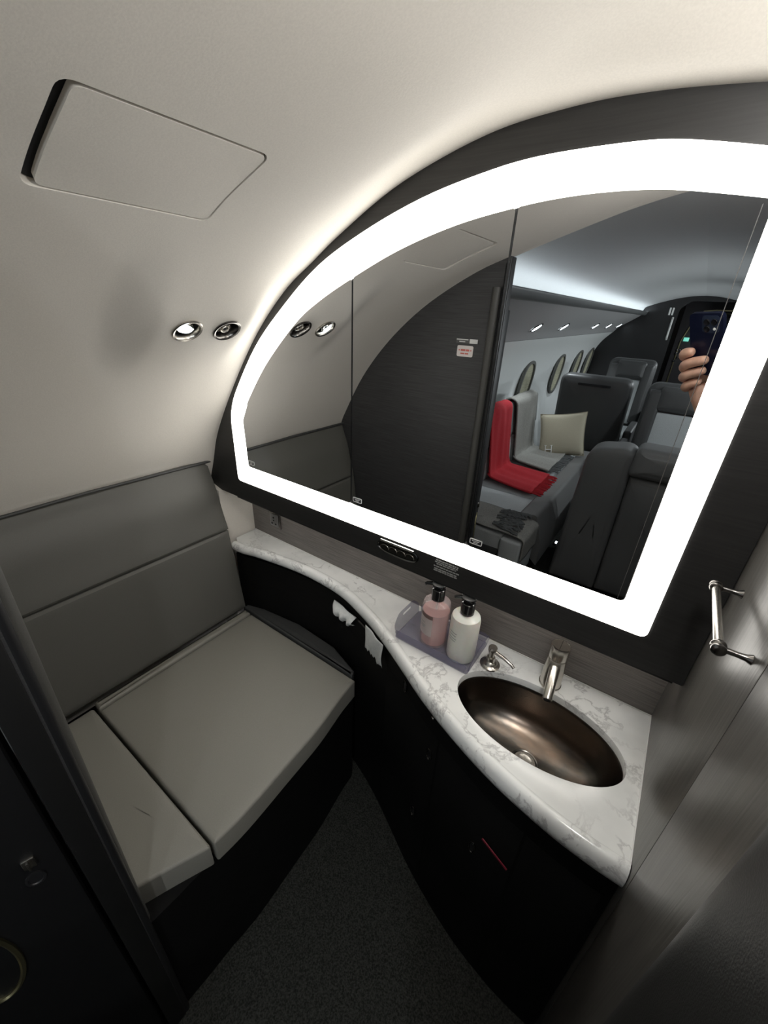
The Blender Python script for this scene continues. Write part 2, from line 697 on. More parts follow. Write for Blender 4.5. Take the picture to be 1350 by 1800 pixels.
def spotlight(idx, p, tu, tv, n, lit):
    if lit:
        rt = root('reading_light', p, 'small round reading light glowing white in liner, left of the air vent', 'light')
    else:
        rt = root('air_vent', p, 'small round nozzle air vent with nickel rim in liner beside reading light', 'air vent')
    bm = bmesh.new()
    lathe(bm, [(0.0385, -0.004), (0.0445, 0.000), (0.045, 0.003), (0.0425, 0.0055), (0.0375, 0.004), (0.0345, 0.0), (0.0335, -0.012), (0.033, -0.036)], p, n, 44, False, False)
    make('bezel', bm, CHROMED if not lit else NICKEL, rt)
    bm = bmesh.new()
    lathe(bm, [(0.0360, -0.040), (0.0360, -0.034)], p, n, 36)
    make('pocket', bm, RUBBER, rt)
    if lit:
        aim = (n * 0.9 - tv * 0.35 + tu * 0.15).normalized()
        c = p + n * -0.012 - tv * 0.006 - tu * 0.006
        bm = bmesh.new()
        lathe(bm, [(0.022, -0.016), (0.0245, 0.0), (0.0248, 0.008), (0.0225, 0.011), (0.0205, 0.009)], c, aim, 36, True, False)
        make('barrel', bm, CHROME, rt)
        bm = bmesh.new()
        lathe(bm, [(0.0205, 0.006), (0.019, 0.011), (0.011, 0.014), (0.003, 0.015)], c, aim, 36)
        make('lens', bm, DOWNM, rt)
    else:
        c = p + n * -0.014 + tu * 0.002
        bm = bmesh.new()
        lathe(bm, [(0.0255, -0.016), (0.0245, -0.004), (0.0205, 0.002), (0.0185, 0.007), (0.0172, 0.0085), (0.0160, 0.006), (0.0135, 0.0045), (0.0115, 0.009), (0.0095, 0.009), (0.0078, 0.002), (0.003, -0.001)], c, n, 40)
        make('nozzle', bm, NICKEL, rt)
        bm = bmesh.new()
        lathe(bm, [(0.0062, 0.0), (0.0056, 0.003), (0.003, 0.0035)], c + n * 0.0035, n, 20)
        make('nozzle_tip', bm, RUBBER, rt)
        bm = bmesh.new()
        for s in (-1, 1):
            q = c + tu * (0.004 * s) - tv * 0.0285
            obox(bm, q + n * 0.008, tu, tv, n, (0.0009, 0.0045, 0.006), 0.0004, 1)
        make('grip', bm, CHROME, rt)


spotlight(0, *LAMPS[0], True)
spotlight(1, *LAMPS[1], False)

# lower side wall behind and beside the seat back
bm = bmesh.new()
rows = []
for y, q in ((-0.93, 0), (-0.0185, 0), (-0.018, 1), (0.1551, 1)):
    rows.append([(-1.735, y, -0.745), (-1.597 if q else -1.712, y, -0.7835), (-1.597 if q else -1.71, y, -0.9), (-1.593 if q else -1.71, y, -1.4), (-1.593 if q else -1.71, y, FZ)])
    rows[-1] = [Vector(q) for q in rows[-1]]
loft(bm, rows)
struct(make('wall_left_lower', bm, LINER))

# ------------------------------------------------------------------ floor
bm = bmesh.new()
box(bm, (-1.75, -9.9, FZ - 0.05), (1.5, 0.2, FZ))
struct(make('floor', bm, CARPET))

# ------------------------------------------------------------------ right wall, back wall
bm = bmesh.new()
box(bm, (0.208, -0.3405, FZ), (0.24, 0.20, 0.42), 0.0012, 2)
box(bm, (0.208, -0.70, FZ), (0.24, -0.3425, 0.42), 0.0012, 2)
struct(make('wall_right', bm, WALLV, org=(0.22, -0.2, FZ)))
bm = bmesh.new()
box(bm, (-1.75, 0.1555, FZ), (0.21, 0.19, -0.70))
struct(make('wall_back', bm, BACKSPL))

# door jamb on the right of the doorway (rounded padded corner)
bm = bmesh.new()
out = round_poly([(0.133, -0.675), (0.60, -0.675), (0.60, -0.975), (0.133, -0.975)], [0.06, 0, 0, 0.03], 8)
plate(bm, out, [], XY, FZ, 0.40)
o = struct(make('trim_1', bm, add_noise(mat('jamb_pad', (0.015, 0.015, 0.0145), 0.42), nscale=700, amount=0.1, bump=0.3, bdist=0.0006)))

# ------------------------------------------------------------------ opposite bulkhead
bm = bmesh.new()
prof = []
for i in range(60):
    th = TH0 + (math.atan2(0.22 - CCZ, -0.733 - CCX) - TH0) * i / 59
    q = liner_p(th, -0.93, 0.02)
    prof.append((q.x, q.z))
outl = [(-1.75, FZ), (-1.75, -0.80)] + prof + [(-0.733, prof[-1][1]), (-0.733, FZ)]
plate(bm, outl, [], XZ, -0.935, -0.965)
struct(make('wall_front', bm, BULKV))
# rounded trim beads along the door edge
bm = bmesh.new()
tube(bm, [(-0.772, -0.918, 0.10), (-0.772, -0.936, -1.30), (-0.772, -0.944, FZ)], 0.018, 14)
struct(make('trim_2', bm, add_noise(mat('edge_pad', (0.062, 0.061, 0.056), 0.5), nscale=700, amount=0.08, bump=0.2, bdist=0.0006)))
bm = bmesh.new()
tube(bm, [(-0.741, -0.9335, 0.19), (-0.741, -0.938, FZ)], 0.010, 12)
struct(make('trim_3', bm, TRIMB))
bm = bmesh.new()
box(bm, (-0.742, -0.990, FZ), (-0.730, -0.945, 0.215), 0.003)
struct(make('trim_4', bm, mat('trim_metal', (0.007, 0.007, 0.007), 0.5)))

# placards on the bulkhead (seen in the mirror)
pl = root('safety_placard', (-0.89, -0.934, -0.19), 'small white rounded placard with red lettering on dark bulkhead, reflected in mirror', 'placard')
bm = bmesh.new()
plate(bm, round_poly([(-0.932, -0.192), (-0.850, -0.192), (-0.850, -0.143), (-0.932, -0.143)], 0.008), [], XZ, -0.9345, -0.932)
make('plate', bm, mat('placard_white', (0.78, 0.72, 0.70), 0.5), pl)
bm = bmesh.new()
for (a, b, z, h) in ((-0.924, -0.918, -0.163, 0.006), (-0.913, -0.889, -0.163, 0.009), (-0.886, -0.869, -0.163, 0.009), (-0.864, -0.858, -0.163, 0.006), (-0.913, -0.893, -0.178, 0.006), (-0.890, -0.872, -0.178, 0.006)):
    box(bm, (a, -0.9322, z - h / 2), (b, -0.9314, z + h / 2))
make('lettering', bm, REDP, pl)
pl = root('door_sign', (-0.885, -0.934, -0.135), 'thin silvery sign strip above the red lettered placard, reflected in mirror', 'sign')
bm = bmesh.new()
box(bm, (-0.942, -0.934, -0.134), (-0.83, -0.9325, -0.112), 0.001)
make('plate', bm, mat('sign_dark', (0.10, 0.10, 0.10), 0.4), pl)
bm = bmesh.new()
box(bm, (-0.872, -0.9325, -0.132), (-0.832, -0.9315, -0.113))
box(bm, (-0.94, -0.9325, -0.119), (-0.880, -0.9318, -0.115))
box(bm, (-0.925, -0.9325, -0.128), (-0.895, -0.9318, -0.124))
make('lettering', bm, WHITEM, pl)

# open door leaf in the cabin, left of the camera
LA, LB = Vector((-0.755, -0.995, 0)), Vector((-1.02, -1.75, 0))
ld = (LB - LA).normalized()
ln = Vector((-ld.y, ld.x, 0))
if ln.x < 0:
    ln = -ln
dr = root('door_1', (-0.86, -1.35, FZ), 'open dark lavatory door leaf with round ring pull at lower left', 'door')
struct(dr)
del dr['category']
bm = bmesh.new()
mid = (LA + LB) / 2
obox(bm, (mid.x, mid.y, FZ / 2 + 0.02), ld, ln, Vector((0, 0, 1)), ((LB - LA).length / 2, 0.018, -FZ / 2 - 0.0), 0.006)
make('door_leaf', bm, add_noise(mat('door_grey', (0.006, 0.006, 0.0065), 0.6, Specular_IOR_Level=0.25), nscale=200, amount=0.1), dr)


def on_leaf(t, z, off=0.018):
    p = LA + ld * t + ln * off
    return Vector((p.x, p.y, z))


bm = bmesh.new()
rc = on_leaf(0.185, -1.222)
n = 48
rings_ = []
for (dr_, h) in ((0.0, 0.0), (0.0, 0.005), (0.006, 0.007), (0.010, 0.004), (0.010, 0.0)):
    rings_.append([bm.verts.new(rc + ld * ((0.058 - dr_) * math.cos(2 * math.pi * i / n)) + Vector((0, 0, 1)) * ((0.135 - dr_) * math.sin(2 * math.pi * i / n)) + ln * h) for i in range(n)])
for a, b in zip(rings_, rings_[1:]):
    bridge(bm, a, b)
o = make('pull_ring', bm, BRASS, dr)
bm = bmesh.new()
obox(bm, on_leaf(0.046, -0.975, 0.020), ld, ln, Vector((0, 0, 1)), (0.010, 0.004, 0.014), 0.002)
obox(bm, on_leaf(0.046, -0.975, 0.026), ld, ln, Vector((0, 0, 1)), (0.002, 0.004, 0.013), 0.001)
make('latch', bm, NICKEL, dr)
bm = bmesh.new()
lathe(bm, [(0.016, 0.0), (0.016, 0.003), (0.012, 0.0035), (0.011, 0.001)], on_leaf(0.050, -1.03), ln, 24, ell=1.3)
make('latch_keeper', bm, TRIMB, dr)

# ------------------------------------------------------------------ mirror cabinet
arch = []
for i in range(100):
    th = math.atan2(-0.783 - CCZ, -1.70 - CCX) + (math.atan2(0.30 - CCZ, 0.207 - CCX) - math.atan2(-0.783 - CCZ, -1.70 - CCX)) * i / 99
    q = liner_p(th, 0.0, 0.006)
    arch.append((q.x, q.z))
arch[-1] = (0.207, arch[-1][1])
GOUT = [(-1.455, -0.695), (-1.455, -0.44)] + catmull([(-1.447, -0.40), (-1.405, -0.318), (-1.261, -0.141), (-1.103, -0.006), (-0.95, 0.10), (-0.787, 0.174), (-0.62, 0.23), (-0.47, 0.262), (-0.354, 0.276), (-0.205, 0.277), (-0.117, 0.27), (0.0, 0.247), (0.08, 0.228)], 5) + [(0.104, 0.222), (0.104, -0.690)]
gr = [0.02, 0.03] + [0] * (len(GOUT) - 4) + [0.02, 0.02]
GOUTR = round_poly(GOUT, gr, 5)
INARC = catmull([(-1.340, -0.36), (-1.321, -0.327), (-1.207, -0.193), (-1.055, -0.058), (-0.954, 0.006), (-0.824, 0.068), (-0.677, 0.128), (-0.525, 0.172), (-0.387, 0.196), (-0.285, 0.206), (-0.186, 0.207), (-0.097, 0.2), (0.033, 0.178)], 8)
cab = root('mirror_cabinet', (-0.7, 0.08, -0.783), 'dark veneer arched vanity cabinet with mirrored doors and glowing border', 'mirror cabinet')
bm = bmesh.new()
outline = [(-1.60, -0.783)] + [p for p in arch if p[0] > -1.735] + [(0.207, -0.783)]
outline = [(-1.71, -0.783)] + [p for p in arch if p[1] > -0.76] + [(0.207, -0.783)]
plate(bm, outline, [], XZ, 0.0, 0.150)
make('cabinet_body', bm, VENEER, cab)


def inner_outline(x0, x1):
    """mirror panel outline between x0 and x1 under the inner arc"""
    pts = [(x0, -0.612 if x0 > -1.3 else -0.612)]
    if x0 < -1.3:
        pts = [(-1.370, -0.612), (-1.374, -0.42), (-1.340, -0.36)]
        pts += [p for p in INARC if -1.34 < p[0] < x1 - 0.004]
    else:
        zz = interp(x0, [p[0] for p in INARC], [p[1] for p in INARC])
        pts += [(x0, zz)] + [p for p in INARC if x0 + 0.004 < p[0] < x1 - 0.004]
    zz = interp(x1, [p[0] for p in INARC], [p[1] for p in INARC])
    pts += [(x1, zz), (x1, -0.612)]
    rr = [0.0] * len(pts)
    for k in (0, 1, len(pts) - 1, len(pts) - 2):
        rr[k] = 0.012
    return round_poly(pts, rr, 4)


full = [(-1.372, -0.614), (-1.376, -0.42)] + INARC + [(0.035, -0.614)]
bm = bmesh.new()
hole = round_poly(full, [0.014, 0.02] + [0] * (len(full) - 3) + [0.012], 4)
plate(bm, GOUTR, [hole], XZ, -0.0035, 0.0)
o = make('light_strip', bm, STRIPM, cab, smooth=False)
o['label'] = 'glowing white light border around the mirrors'
SEAM1, SEAM2 = -0.8195, -0.3835
for (x0, x1, sx) in ((-1.372, SEAM1 - 0.0028, -1.350), (SEAM1 + 0.0028, SEAM2 - 0.0028, -0.792), (SEAM2 + 0.0028, 0.033, -0.355)):
    ol = inner_outline(x0, x1)
    bm = bmesh.new()
    plate(bm, ol, [], XZ, -0.0055, -0.0003)
    md = make('mirror_door', bm, MIRROR, cab, smooth=False)
    bm = bmesh.new()
    ib = round_poly([(sx - 0.019, -0.600), (sx + 0.019, -0.600), (sx + 0.019, -0.583), (sx - 0.019, -0.583)], 0.004)
    ii = round_poly([(sx - 0.0165, -0.5975), (sx + 0.0165, -0.5975), (sx + 0.0165, -0.5855), (sx - 0.0165, -0.5855)], 0.002)
    plate(bm, ib, [ii], XZ, -0.0068, -0.0055)
    for (a, b, z) in ((-0.012, 0.011, -0.5895), (-0.007, 0.006, -0.594)):
        box(bm, (sx + a, -0.0064, z - 0.0012), (sx + b, -0.0060, z + 0.0012))
    make('push_label_print', bm, WHITEM, md)
    bm = bmesh.new()
    plate(bm, ii, [], XZ, -0.0060, -0.0055)
    make('push_label', bm, TRIMB, md)
# bevelled edge line of the right mirror
bm = bmesh.new()
box(bm, (0.0190, -0.0060, -0.608), (0.0202, -0.0055, 0.173))
make('mirror_edge_line', bm, mat('edge_line', (0.10, 0.095, 0.09), 0.5), cab)
# slim unseen lamp added under the cabinet to brighten counter and backsplash
bm = bmesh.new()
box(bm, (-1.48, 0.028, -0.7895), (0.17, 0.040, -0.7832), 0.001)
make('added_under_lamp', bm, UNDERM, cab)
bm = bmesh.new()
box(bm, (-1.50, 0.010, -0.7965), (0.19, 0.020, -0.7832), 0.001)
box(bm, (-1.50, 0.020, -0.7850), (0.19, 0.045, -0.7832), 0.0)
make('added_under_lamp_rail', bm, TRIMB, cab)
# recessed engraved pull
bm = bmesh.new()
c = Vector((-0.62, -0.0005, -0.728))
n = 40
rr_ = []
for (d, h) in ((0, 0.0), (0, 0.004), (0.003, 0.0055), (0.005, 0.004), (0.006, 0.001)):
    rr_.append([bm.verts.new(c + Vector(((0.082 - d) * math.copysign(abs(math.cos(2 * math.pi * i / n)) ** 0.7, math.cos(2 * math.pi * i / n)), -h, (0.026 - d) * math.copysign(abs(math.sin(2 * math.pi * i / n)) ** 0.8, math.sin(2 * math.pi * i / n))))) for i in range(n)])
for a, b in zip(rr_, rr_[1:]):
    bridge(bm, a, b)
bm.faces.new(rr_[-1])
pull = make('pull_plate', bm, mat('pull_dark', (0.10, 0.10, 0.10), 0.25, 1.0), cab)
bm = bmesh.new()
for k in range(4):
    cc = c + Vector((-0.052 + k * 0.034, -0.0035, -0.008))
    tube(bm, [cc + Vector((0.017 * math.cos(a), 0, 0.014 * math.sin(a))) for a in [math.pi * j / 8 for j in range(9)]], 0.0012, 6)
make('engraving', bm, NICKEL, pull)
bm = bmesh.new()
obox(bm, c + Vector((0, -0.006, 0.0245)), Vector((1, 0, 0)), Vector((0, 1, 0)), Vector((0, 0, 1)), (0.066, 0.005, 0.0035), 0.0015)
make('pull_lip', bm, CHROME, cab)
# small white printed notice, not readable in the photo
bm = bmesh.new()
random.seed(3)
z = -0.7035
for (x0, x1, dz) in ((-0.475, -0.398, 0.0068), (-0.478, -0.399, 0.0066), (-0.472, -0.404, 0.0095), (-0.481, -0.393, 0.0090), (-0.479, -0.396, 0.0066), (-0.480, -0.395, 0.0060)):
    x = x0
    while x < x1 - 0.003:
        w = random.uniform(0.005, 0.014)
        box(bm, (x, -0.0011, z - 0.0019), (min(x + w, x1), -0.0, z + 0.0019))
        x += w + 0.0022
    z -= dz
make('printed_notice', bm, GREYP, cab)

# power outlet on the backsplash
ol = root('power_outlet', (-1.428, 0.155, -0.98), 'square dark metal power outlet on grey backsplash at counter left end', 'power outlet')
bm = bmesh.new()
box(bm, (-1.464, 0.149, -0.986), (-1.388, 0.1555, -0.902), 0.002)
make('frame', bm, CHROMED, ol)
bm = bmesh.new()
box(bm, (-1.456, 0.144, -0.978), (-1.400, 0.150, -0.912), 0.003)
make('face_plate', bm, mat('outlet_metal', (0.30, 0.30, 0.30), 0.35, 0.9), ol)
bm = bmesh.new()
for (x, z, w, h) in ((-1.428, -0.930, 0.004, 0.004), (-1.428, -0.945, 0.004, 0.003), (-1.440, -0.962, 0.005, 0.003), (-1.415, -0.962, 0.005, 0.003)):
    box(bm, (x - w, 0.1425, z - h), (x + w, 0.1445, z + h))
make('socket_holes', bm, RUBBER, ol)

# ------------------------------------------------------------------ countertop
ZC = -1.0524
FPTS = [(-1.56, -0.018), (-1.49, -0.014), (-1.40, 0.010), (-1.2, 0.042), (-1.05, 0.048), (-0.9, 0.034), (-0.75, -0.012), (-0.63, -0.062), (-0.5, -0.128),
        (-0.38, -0.190), (-0.25, -0.244), (-0.11, -0.290), (0.03, -0.318), (0.13, -0.327), (0.2065, -0.327)]
FC = catmull(FPTS, 6)


def front_off(d):
    out = []
    for i, p in enumerate(FC):
        a = Vector(FC[max(i - 1, 0)])
        b = Vector(FC[min(i + 1, len(FC) - 1)])
        t = (b - a).normalized()
        n = Vector((-t.y, t.x))        # points to +y side
        q = Vector(p) + n * d
        if i == len(FC) - 1:
            q.x = 0.2065
        out.append((q.x, q.y))
    return out


ct = root('countertop', (-0.6, 0.0, -1.12), 'white grey-veined marble vanity countertop with sweeping curved front edge', 'countertop')
ECX, ECY, EA, EB, ER = -0.069, -0.0777, 0.240, 0.1336, math.radians(-1.7)


def ellp(k, a, b, n=72):
    t = 2 * math.pi * k / n
    x, y = a * math.cos(t), b * math.sin(t)
    return (ECX + x * math.cos(ER) - y * math.sin(ER), ECY + x * math.sin(ER) + y * math.cos(ER))


bm = bmesh.new()
f_in = front_off(0.036)
top = [(0.2065, 0.154), (-1.588, 0.154), (-1.588, 0.035)] + f_in
edges = []
tv = [bm.verts.new((p[0], p[1], ZC)) for p in top]
for i in range(len(tv)):
    edges.append(bm.edges.new((tv[i], tv[(i + 1) % len(tv)])))
hv = [bm.verts.new((*ellp(k, EA, EB), ZC)) for k in range(72)]
for i in range(72):
    edges.append(bm.edges.new((hv[i], hv[(i + 1) % 72])))
bmesh.ops.triangle_fill(bm, use_beauty=True, use_dissolve=False, edges=edges)
prev = tv[3:]
for (d, z) in ((0.034, ZC + 0.001), (0.030, ZC + 0.006), (0.024, ZC + 0.0085), (0.016, ZC + 0.008), (0.008, ZC + 0.002), (0.003, ZC - 0.008), (0.0, ZC - 0.022), (0.0, ZC - 0.036), (0.004, ZC - 0.050), (0.012, ZC - 0.058), (0.03, ZC - 0.061)):
    row = [bm.verts.new((p[0], p[1], ZC + (z - ZC) * interp(p[0], [-1.56, -0.9, -0.3, 0.2], [0.62, 0.70, 0.9, 1.0]))) for p in front_off(d)]
    bridge(bm, prev, row, False)
    prev = row
# underside
eb = [bm.verts.new((0.2065, 0.154, ZC - 0.061)), bm.verts.new((-1.588, 0.154, ZC - 0.061))]
under = eb + prev
hp = hv
for (k, z) in ((0.998, ZC - 0.003), (0.994, ZC - 0.006), (0.994, ZC - 0.024), (1.05, ZC - 0.0245), (1.05, ZC - 0.061)):
    row = [bm.verts.new((*ellp(i, EA * k, EB * k), z)) for i in range(72)]
    bridge(bm, hp, row)
    hp = row


def edge_of(a, b):
    return bm.edges.get((a, b)) or bm.edges.new((a, b))


ue = [edge_of(under[i], under[(i + 1) % len(under)]) for i in range(len(under))] + [edge_of(hp[i], hp[(i + 1) % 72]) for i in range(72)]
bmesh.ops.triangle_fill(bm, use_beauty=True, use_dissolve=False, edges=ue)
make('slab', bm, MARBLE, ct)
bm = bmesh.new()
pts = front_off(0.05)
plate(bm, [(-1.595, 0.151), (0.2075, 0.151), (0.2075, 0.1545), (-1.595, 0.1545)], [], XY, ZC + 0.0005, ZC + 0.003)
plate(bm, [(0.2050, -0.300), (0.2078, -0.300), (0.2078, 0.1545), (0.2050, 0.1545)], [], XY, ZC + 0.0005, ZC + 0.0035)
make('sealant', bm, WHITEM, ct)

# ------------------------------------------------------------------ sink
sk = root('sink_basin', (ECX, ECY, -1.24), 'oval brushed bronze undermount sink basin in the marble countertop', 'sink')
bm = bmesh.new()
prev = None
prof = [(1.03, ZC - 0.0605), (1.03, ZC - 0.026), (0.995, ZC - 0.0245), (0.985, ZC - 0.027), (0.975, ZC - 0.036), (0.955, ZC - 0.060), (0.91, ZC - 0.095), (0.83, ZC - 0.125), (0.70, ZC - 0.147), (0.52, ZC - 0.160), (0.34, ZC - 0.167), (0.17, ZC - 0.170)]
DX, DY = -0.062, -0.092
prof_rows = []
for (k, z) in prof:
    w = 1 - min(1, max(0, (k - 0.17) / 0.8))
    row = []
    for i in range(72):
        x, y = ellp(i, EA * k, EB * k)
        if k < 0.2:
            t = 2 * math.pi * i / 72
            x, y = ECX + 0.040 * math.cos(t), ECY + 0.040 * math.sin(t)
        row.append(bm.verts.new((x + (DX - ECX) * w, y + (DY - ECY) * w, z)))
    if prev:
        bridge(bm, prev, row)
    prev = row
bm.faces.new(prev)
make('bowl', bm, SINKM, sk, sharp=50)
bm = bmesh.new()
lathe(bm, [(0.042, 0.0), (0.042, 0.004), (0.040, 0.006), (0.037, 0.0045), (0.036, 0.001)], (DX, DY, -1.2235), seg=40)
dn = make('drain', bm, CHROMED, sk)
bm = bmesh.new()
lathe(bm, [(0.032, 0.0), (0.033, 0.006), (0.031, 0.0085), (0.022, 0.0095), (0.020, 0.0085), (0.003, 0.0085)], (DX, DY, -1.221), seg=40)
make('stopper', bm, NICKEL, dn)

# ------------------------------------------------------------------ faucet
fc = root('faucet', (-0.07, 0.092, ZC), 'brushed nickel single-post faucet with short angled spout behind sink', 'faucet')
bx, by = -0.072, 0.092
bm = bmesh.new()
lathe(bm, [(0.034, 0.0), (0.034, 0.004), (0.032, 0.006), (0.0315, 0.010), (0.0285, 0.108), (0.0275, 0.112)], (bx, by, ZC), seg=48)
make('body', bm, NICKEL, fc)
bm = bmesh.new()
lathe(bm, [(0.0265, 0.112), (0.0275, 0.1135), (0.0285, 0.116), (0.0285, 0.158), (0.0275, 0.1605), (0.025, 0.161), (0.0246, 0.1603), (0.003, 0.1603)], (bx, by, ZC), seg=48)
hd = make('handle', bm, NICKEL, fc)
bm = bmesh.new()
box(bm, (bx - 0.001, by - 0.022, ZC + 0.1602), (bx + 0.0008, by + 0.024, ZC + 0.1609))
make('engraved_line', bm, CHROMED, hd)
bm = bmesh.new()
sp0 = Vector((bx + 0.002, by - 0.018, ZC + 0.088))
sp1 = Vector((-0.058, -0.022, ZC + 0.042))
tube(bm, [sp0, sp0.lerp(sp1, 0.5), sp0.lerp(sp1, 0.97), sp1], [0.0155, 0.0150, 0.0145, 0.0135], 28)
make('spout', bm, NICKEL, fc)
bm = bmesh.new()
dd = (sp1 - sp0).normalized()
lathe(bm, [(0.010, 0.0), (0.010, 0.0015), (0.006, 0.0016)], sp1, dd, 24)
make('aerator', bm, RUBBER, fc)

# ------------------------------------------------------------------ built-in soap dispenser
sd = root('soap_dispenser', (-0.257, 0.045, ZC), 'small nickel soap dispenser pump set in marble beside faucet', 'soap dispenser')
bm = bmesh.new()
lathe(bm, [(0.033, 0.0), (0.033, 0.004), (0.030, 0.007), (0.024, 0.010), (0.021, 0.016), (0.0155, 0.020), (0.0135, 0.026), (0.0135, 0.034)], (-0.257, 0.045, ZC), seg=40)
make('base', bm, NICKEL, sd)
bm = bmesh.new()
lathe(bm, [(0.010, 0.032), (0.0095, 0.046), (0.012, 0.056), (0.0145, 0.066), (0.0145, 0.074), (0.0125, 0.0775), (0.003, 0.078)], (-0.257, 0.045, ZC), seg=36)
make('pump_head', bm, NICKEL, sd)
bm = bmesh.new()
tube(bm, [(-0.252, 0.044, ZC + 0.062), (-0.215, 0.037, ZC + 0.060), (-0.186, 0.032, ZC + 0.052), (-0.178, 0.030, ZC + 0.046)], [0.0065, 0.0058, 0.0048, 0.0046], 16)
make('spout', bm, NICKEL, sd)

# ------------------------------------------------------------------ acrylic tray
tr = root('acrylic_tray', (-0.445, 0.045, ZC), 'translucent smoky lilac acrylic tray with cut-out handles holding two bottles', 'tray')
TX0, TX1, TY0, TY1, TZ = -0.582, -0.299, -0.046, 0.128, ZC + 0.0006
th_ = 0.0045
bm = bmesh.new()
plate(bm, round_poly([(TX0, TY0), (TX1, TY0), (TX1, TY1), (TX0, TY1)], 0.012), [], XY, TZ, TZ + th_)
make('tray_base', bm, ACRYL, tr)
for (y, hh) in ((TY0, 0.036), (TY1, 0.036)):
    bm = bmesh.new()
    s = 1 if y == TY0 else -1
    fn = lambda u, v, w, y=y, s=s: Vector((u, y + s * 0.0 + w * s - (v - TZ) * 0.15 * s, v))
    plate(bm, round_poly([(TX0 + 0.010, TZ + th_ + 0.0004), (TX1 - 0.010, TZ + th_ + 0.0004), (TX1 - 0.002, TZ + hh), (TX0 + 0.002, TZ + hh)], [0, 0, 0.014, 0.014]), [], fn, 0.0, th_)
    make('side_wall', bm, ACRYL, tr)
for x, s in ((TX0, 1), (TX1, -1)):
    bm = bmesh.new()
    fn = lambda u, v, w, x=x, s=s: Vector((x + w * s - (v - TZ) * 0.15 * s, u, v))
    hole = round_poly([(0.012, TZ + 0.050), (0.070, TZ + 0.050), (0.070, TZ + 0.064), (0.012, TZ + 0.064)], 0.0065)
    plate(bm, round_poly([(TY0 + 0.012, TZ + th_ + 0.0004), (TY1 - 0.012, TZ + th_ + 0.0004), (TY1 - 0.004, TZ + 0.040), (TY1 - 0.035, TZ + 0.074), (TY0 + 0.035, TZ + 0.074), (TY0 + 0.004, TZ + 0.040)], [0, 0, 0.015, 0.02, 0.02, 0.015]), [hole], fn, 0.0, th_)
    make('end_wall', bm, ACRYL, tr)

# ------------------------------------------------------------------ bottles
def pump(rt, x, y, z0, matn):
    nd = Vector((-0.80, -0.42, 0)).normalized()
    bm = bmesh.new()
    lathe(bm, [(0.0225, 0.0), (0.0225, 0.040), (0.0205, 0.042), (0.017, 0.043)], (x, y, z0), seg=36)
    make('pump_collar', bm, matn, rt)
    bm = bmesh.new()
    lathe(bm, [(0.013, 0.040), (0.013, 0.054), (0.0225, 0.0545), (0.0245, 0.057), (0.0245, 0.062)], (x, y, z0), seg=36)
    c = Vector((x, y, z0 + 0.0585))
    tube(bm, [c, c + nd * 0.025, c + nd * 0.040 + Vector((0, 0, -0.001)), c + nd * 0.046 + Vector((0, 0, -0.004))], [0.0075, 0.0068, 0.0055, 0.005], 14)
    hd_ = make('pump_head', bm, matn, rt)
    bm = bmesh.new()
    lathe(bm, [(0.0243, 0.062), (0.0236, 0.0645), (0.0215, 0.0655), (0.003, 0.066)], (x, y, z0), seg=36)
    make('pump_top_sheen', bm, SHEENM, hd_)  # top disc coloured grey to imitate a reflection


BZ = TZ + th_ + 0.0006
b1 = root('soap_bottle', (-0.463, 0.022, BZ), 'clear pump bottle of pink hand soap with black pump, left in tray', 'bottle')
x, y = -0.463, 0.022
bm = bmesh.new()
lathe(bm, [(0.042, 0.0), (0.0465, 0.004), (0.048, 0.012), (0.048, 0.158), (0.045, 0.170), (0.036, 0.176), (0.020, 0.180), (0.018, 0.183)], (x, y, BZ), seg=56)
make('bottle_body', bm, BOTGLASS, b1)
bm = bmesh.new()
lathe(bm, [(0.040, 0.006), (0.0445, 0.011), (0.0455, 0.016), (0.0455, 0.138)], (x, y, BZ), seg=56)
make('liquid', bm, LIQUID, b1)
bm = bmesh.new()
tube(bm, [(x, y, BZ + 0.012), (x, y, BZ + 0.178)], 0.004, 12)
make('dip_tube', bm, mat('dip_tube', (0.85, 0.72, 0.70), 0.2), b1)
fdir = math.atan2(-0.72, 0.05)


def label_patch(rt, x, y, z0, z1, rad, a0, a1, m_, name, parent=None):
    bm = bmesh.new()
    rows = []
    for z in (z0, z1):
        rows.append([Vector((x + rad * math.cos(a0 + (a1 - a0) * k / 24), y + rad * math.sin(a0 + (a1 - a0) * k / 24), z)) for k in range(25)])
    loft(bm, rows)
    return make(name, bm, m_, parent or rt)


a0 = math.radians(190)
a1 = math.radians(285)
lb = label_patch(b1, x, y, BZ + 0.052, BZ + 0.124, 0.0484, a0, a1, LABELM, 'label')
lb['label'] = 'pale label with dark band'
label_patch(b1, x, y, BZ + 0.124, BZ + 0.138, 0.0484, a0, a1, LABELD, 'label_band')
for k, (z, w) in enumerate(((0.100, 0.22), (0.088, 0.30), (0.081, 0.24))):
    label_patch(b1, x, y, BZ + z, BZ + z + 0.0035, 0.0487, math.radians(238) - w, math.radians(238) + w, GREYP, 'label_text')
pump(b1, x, y, BZ + 0.183, BLACKGL)

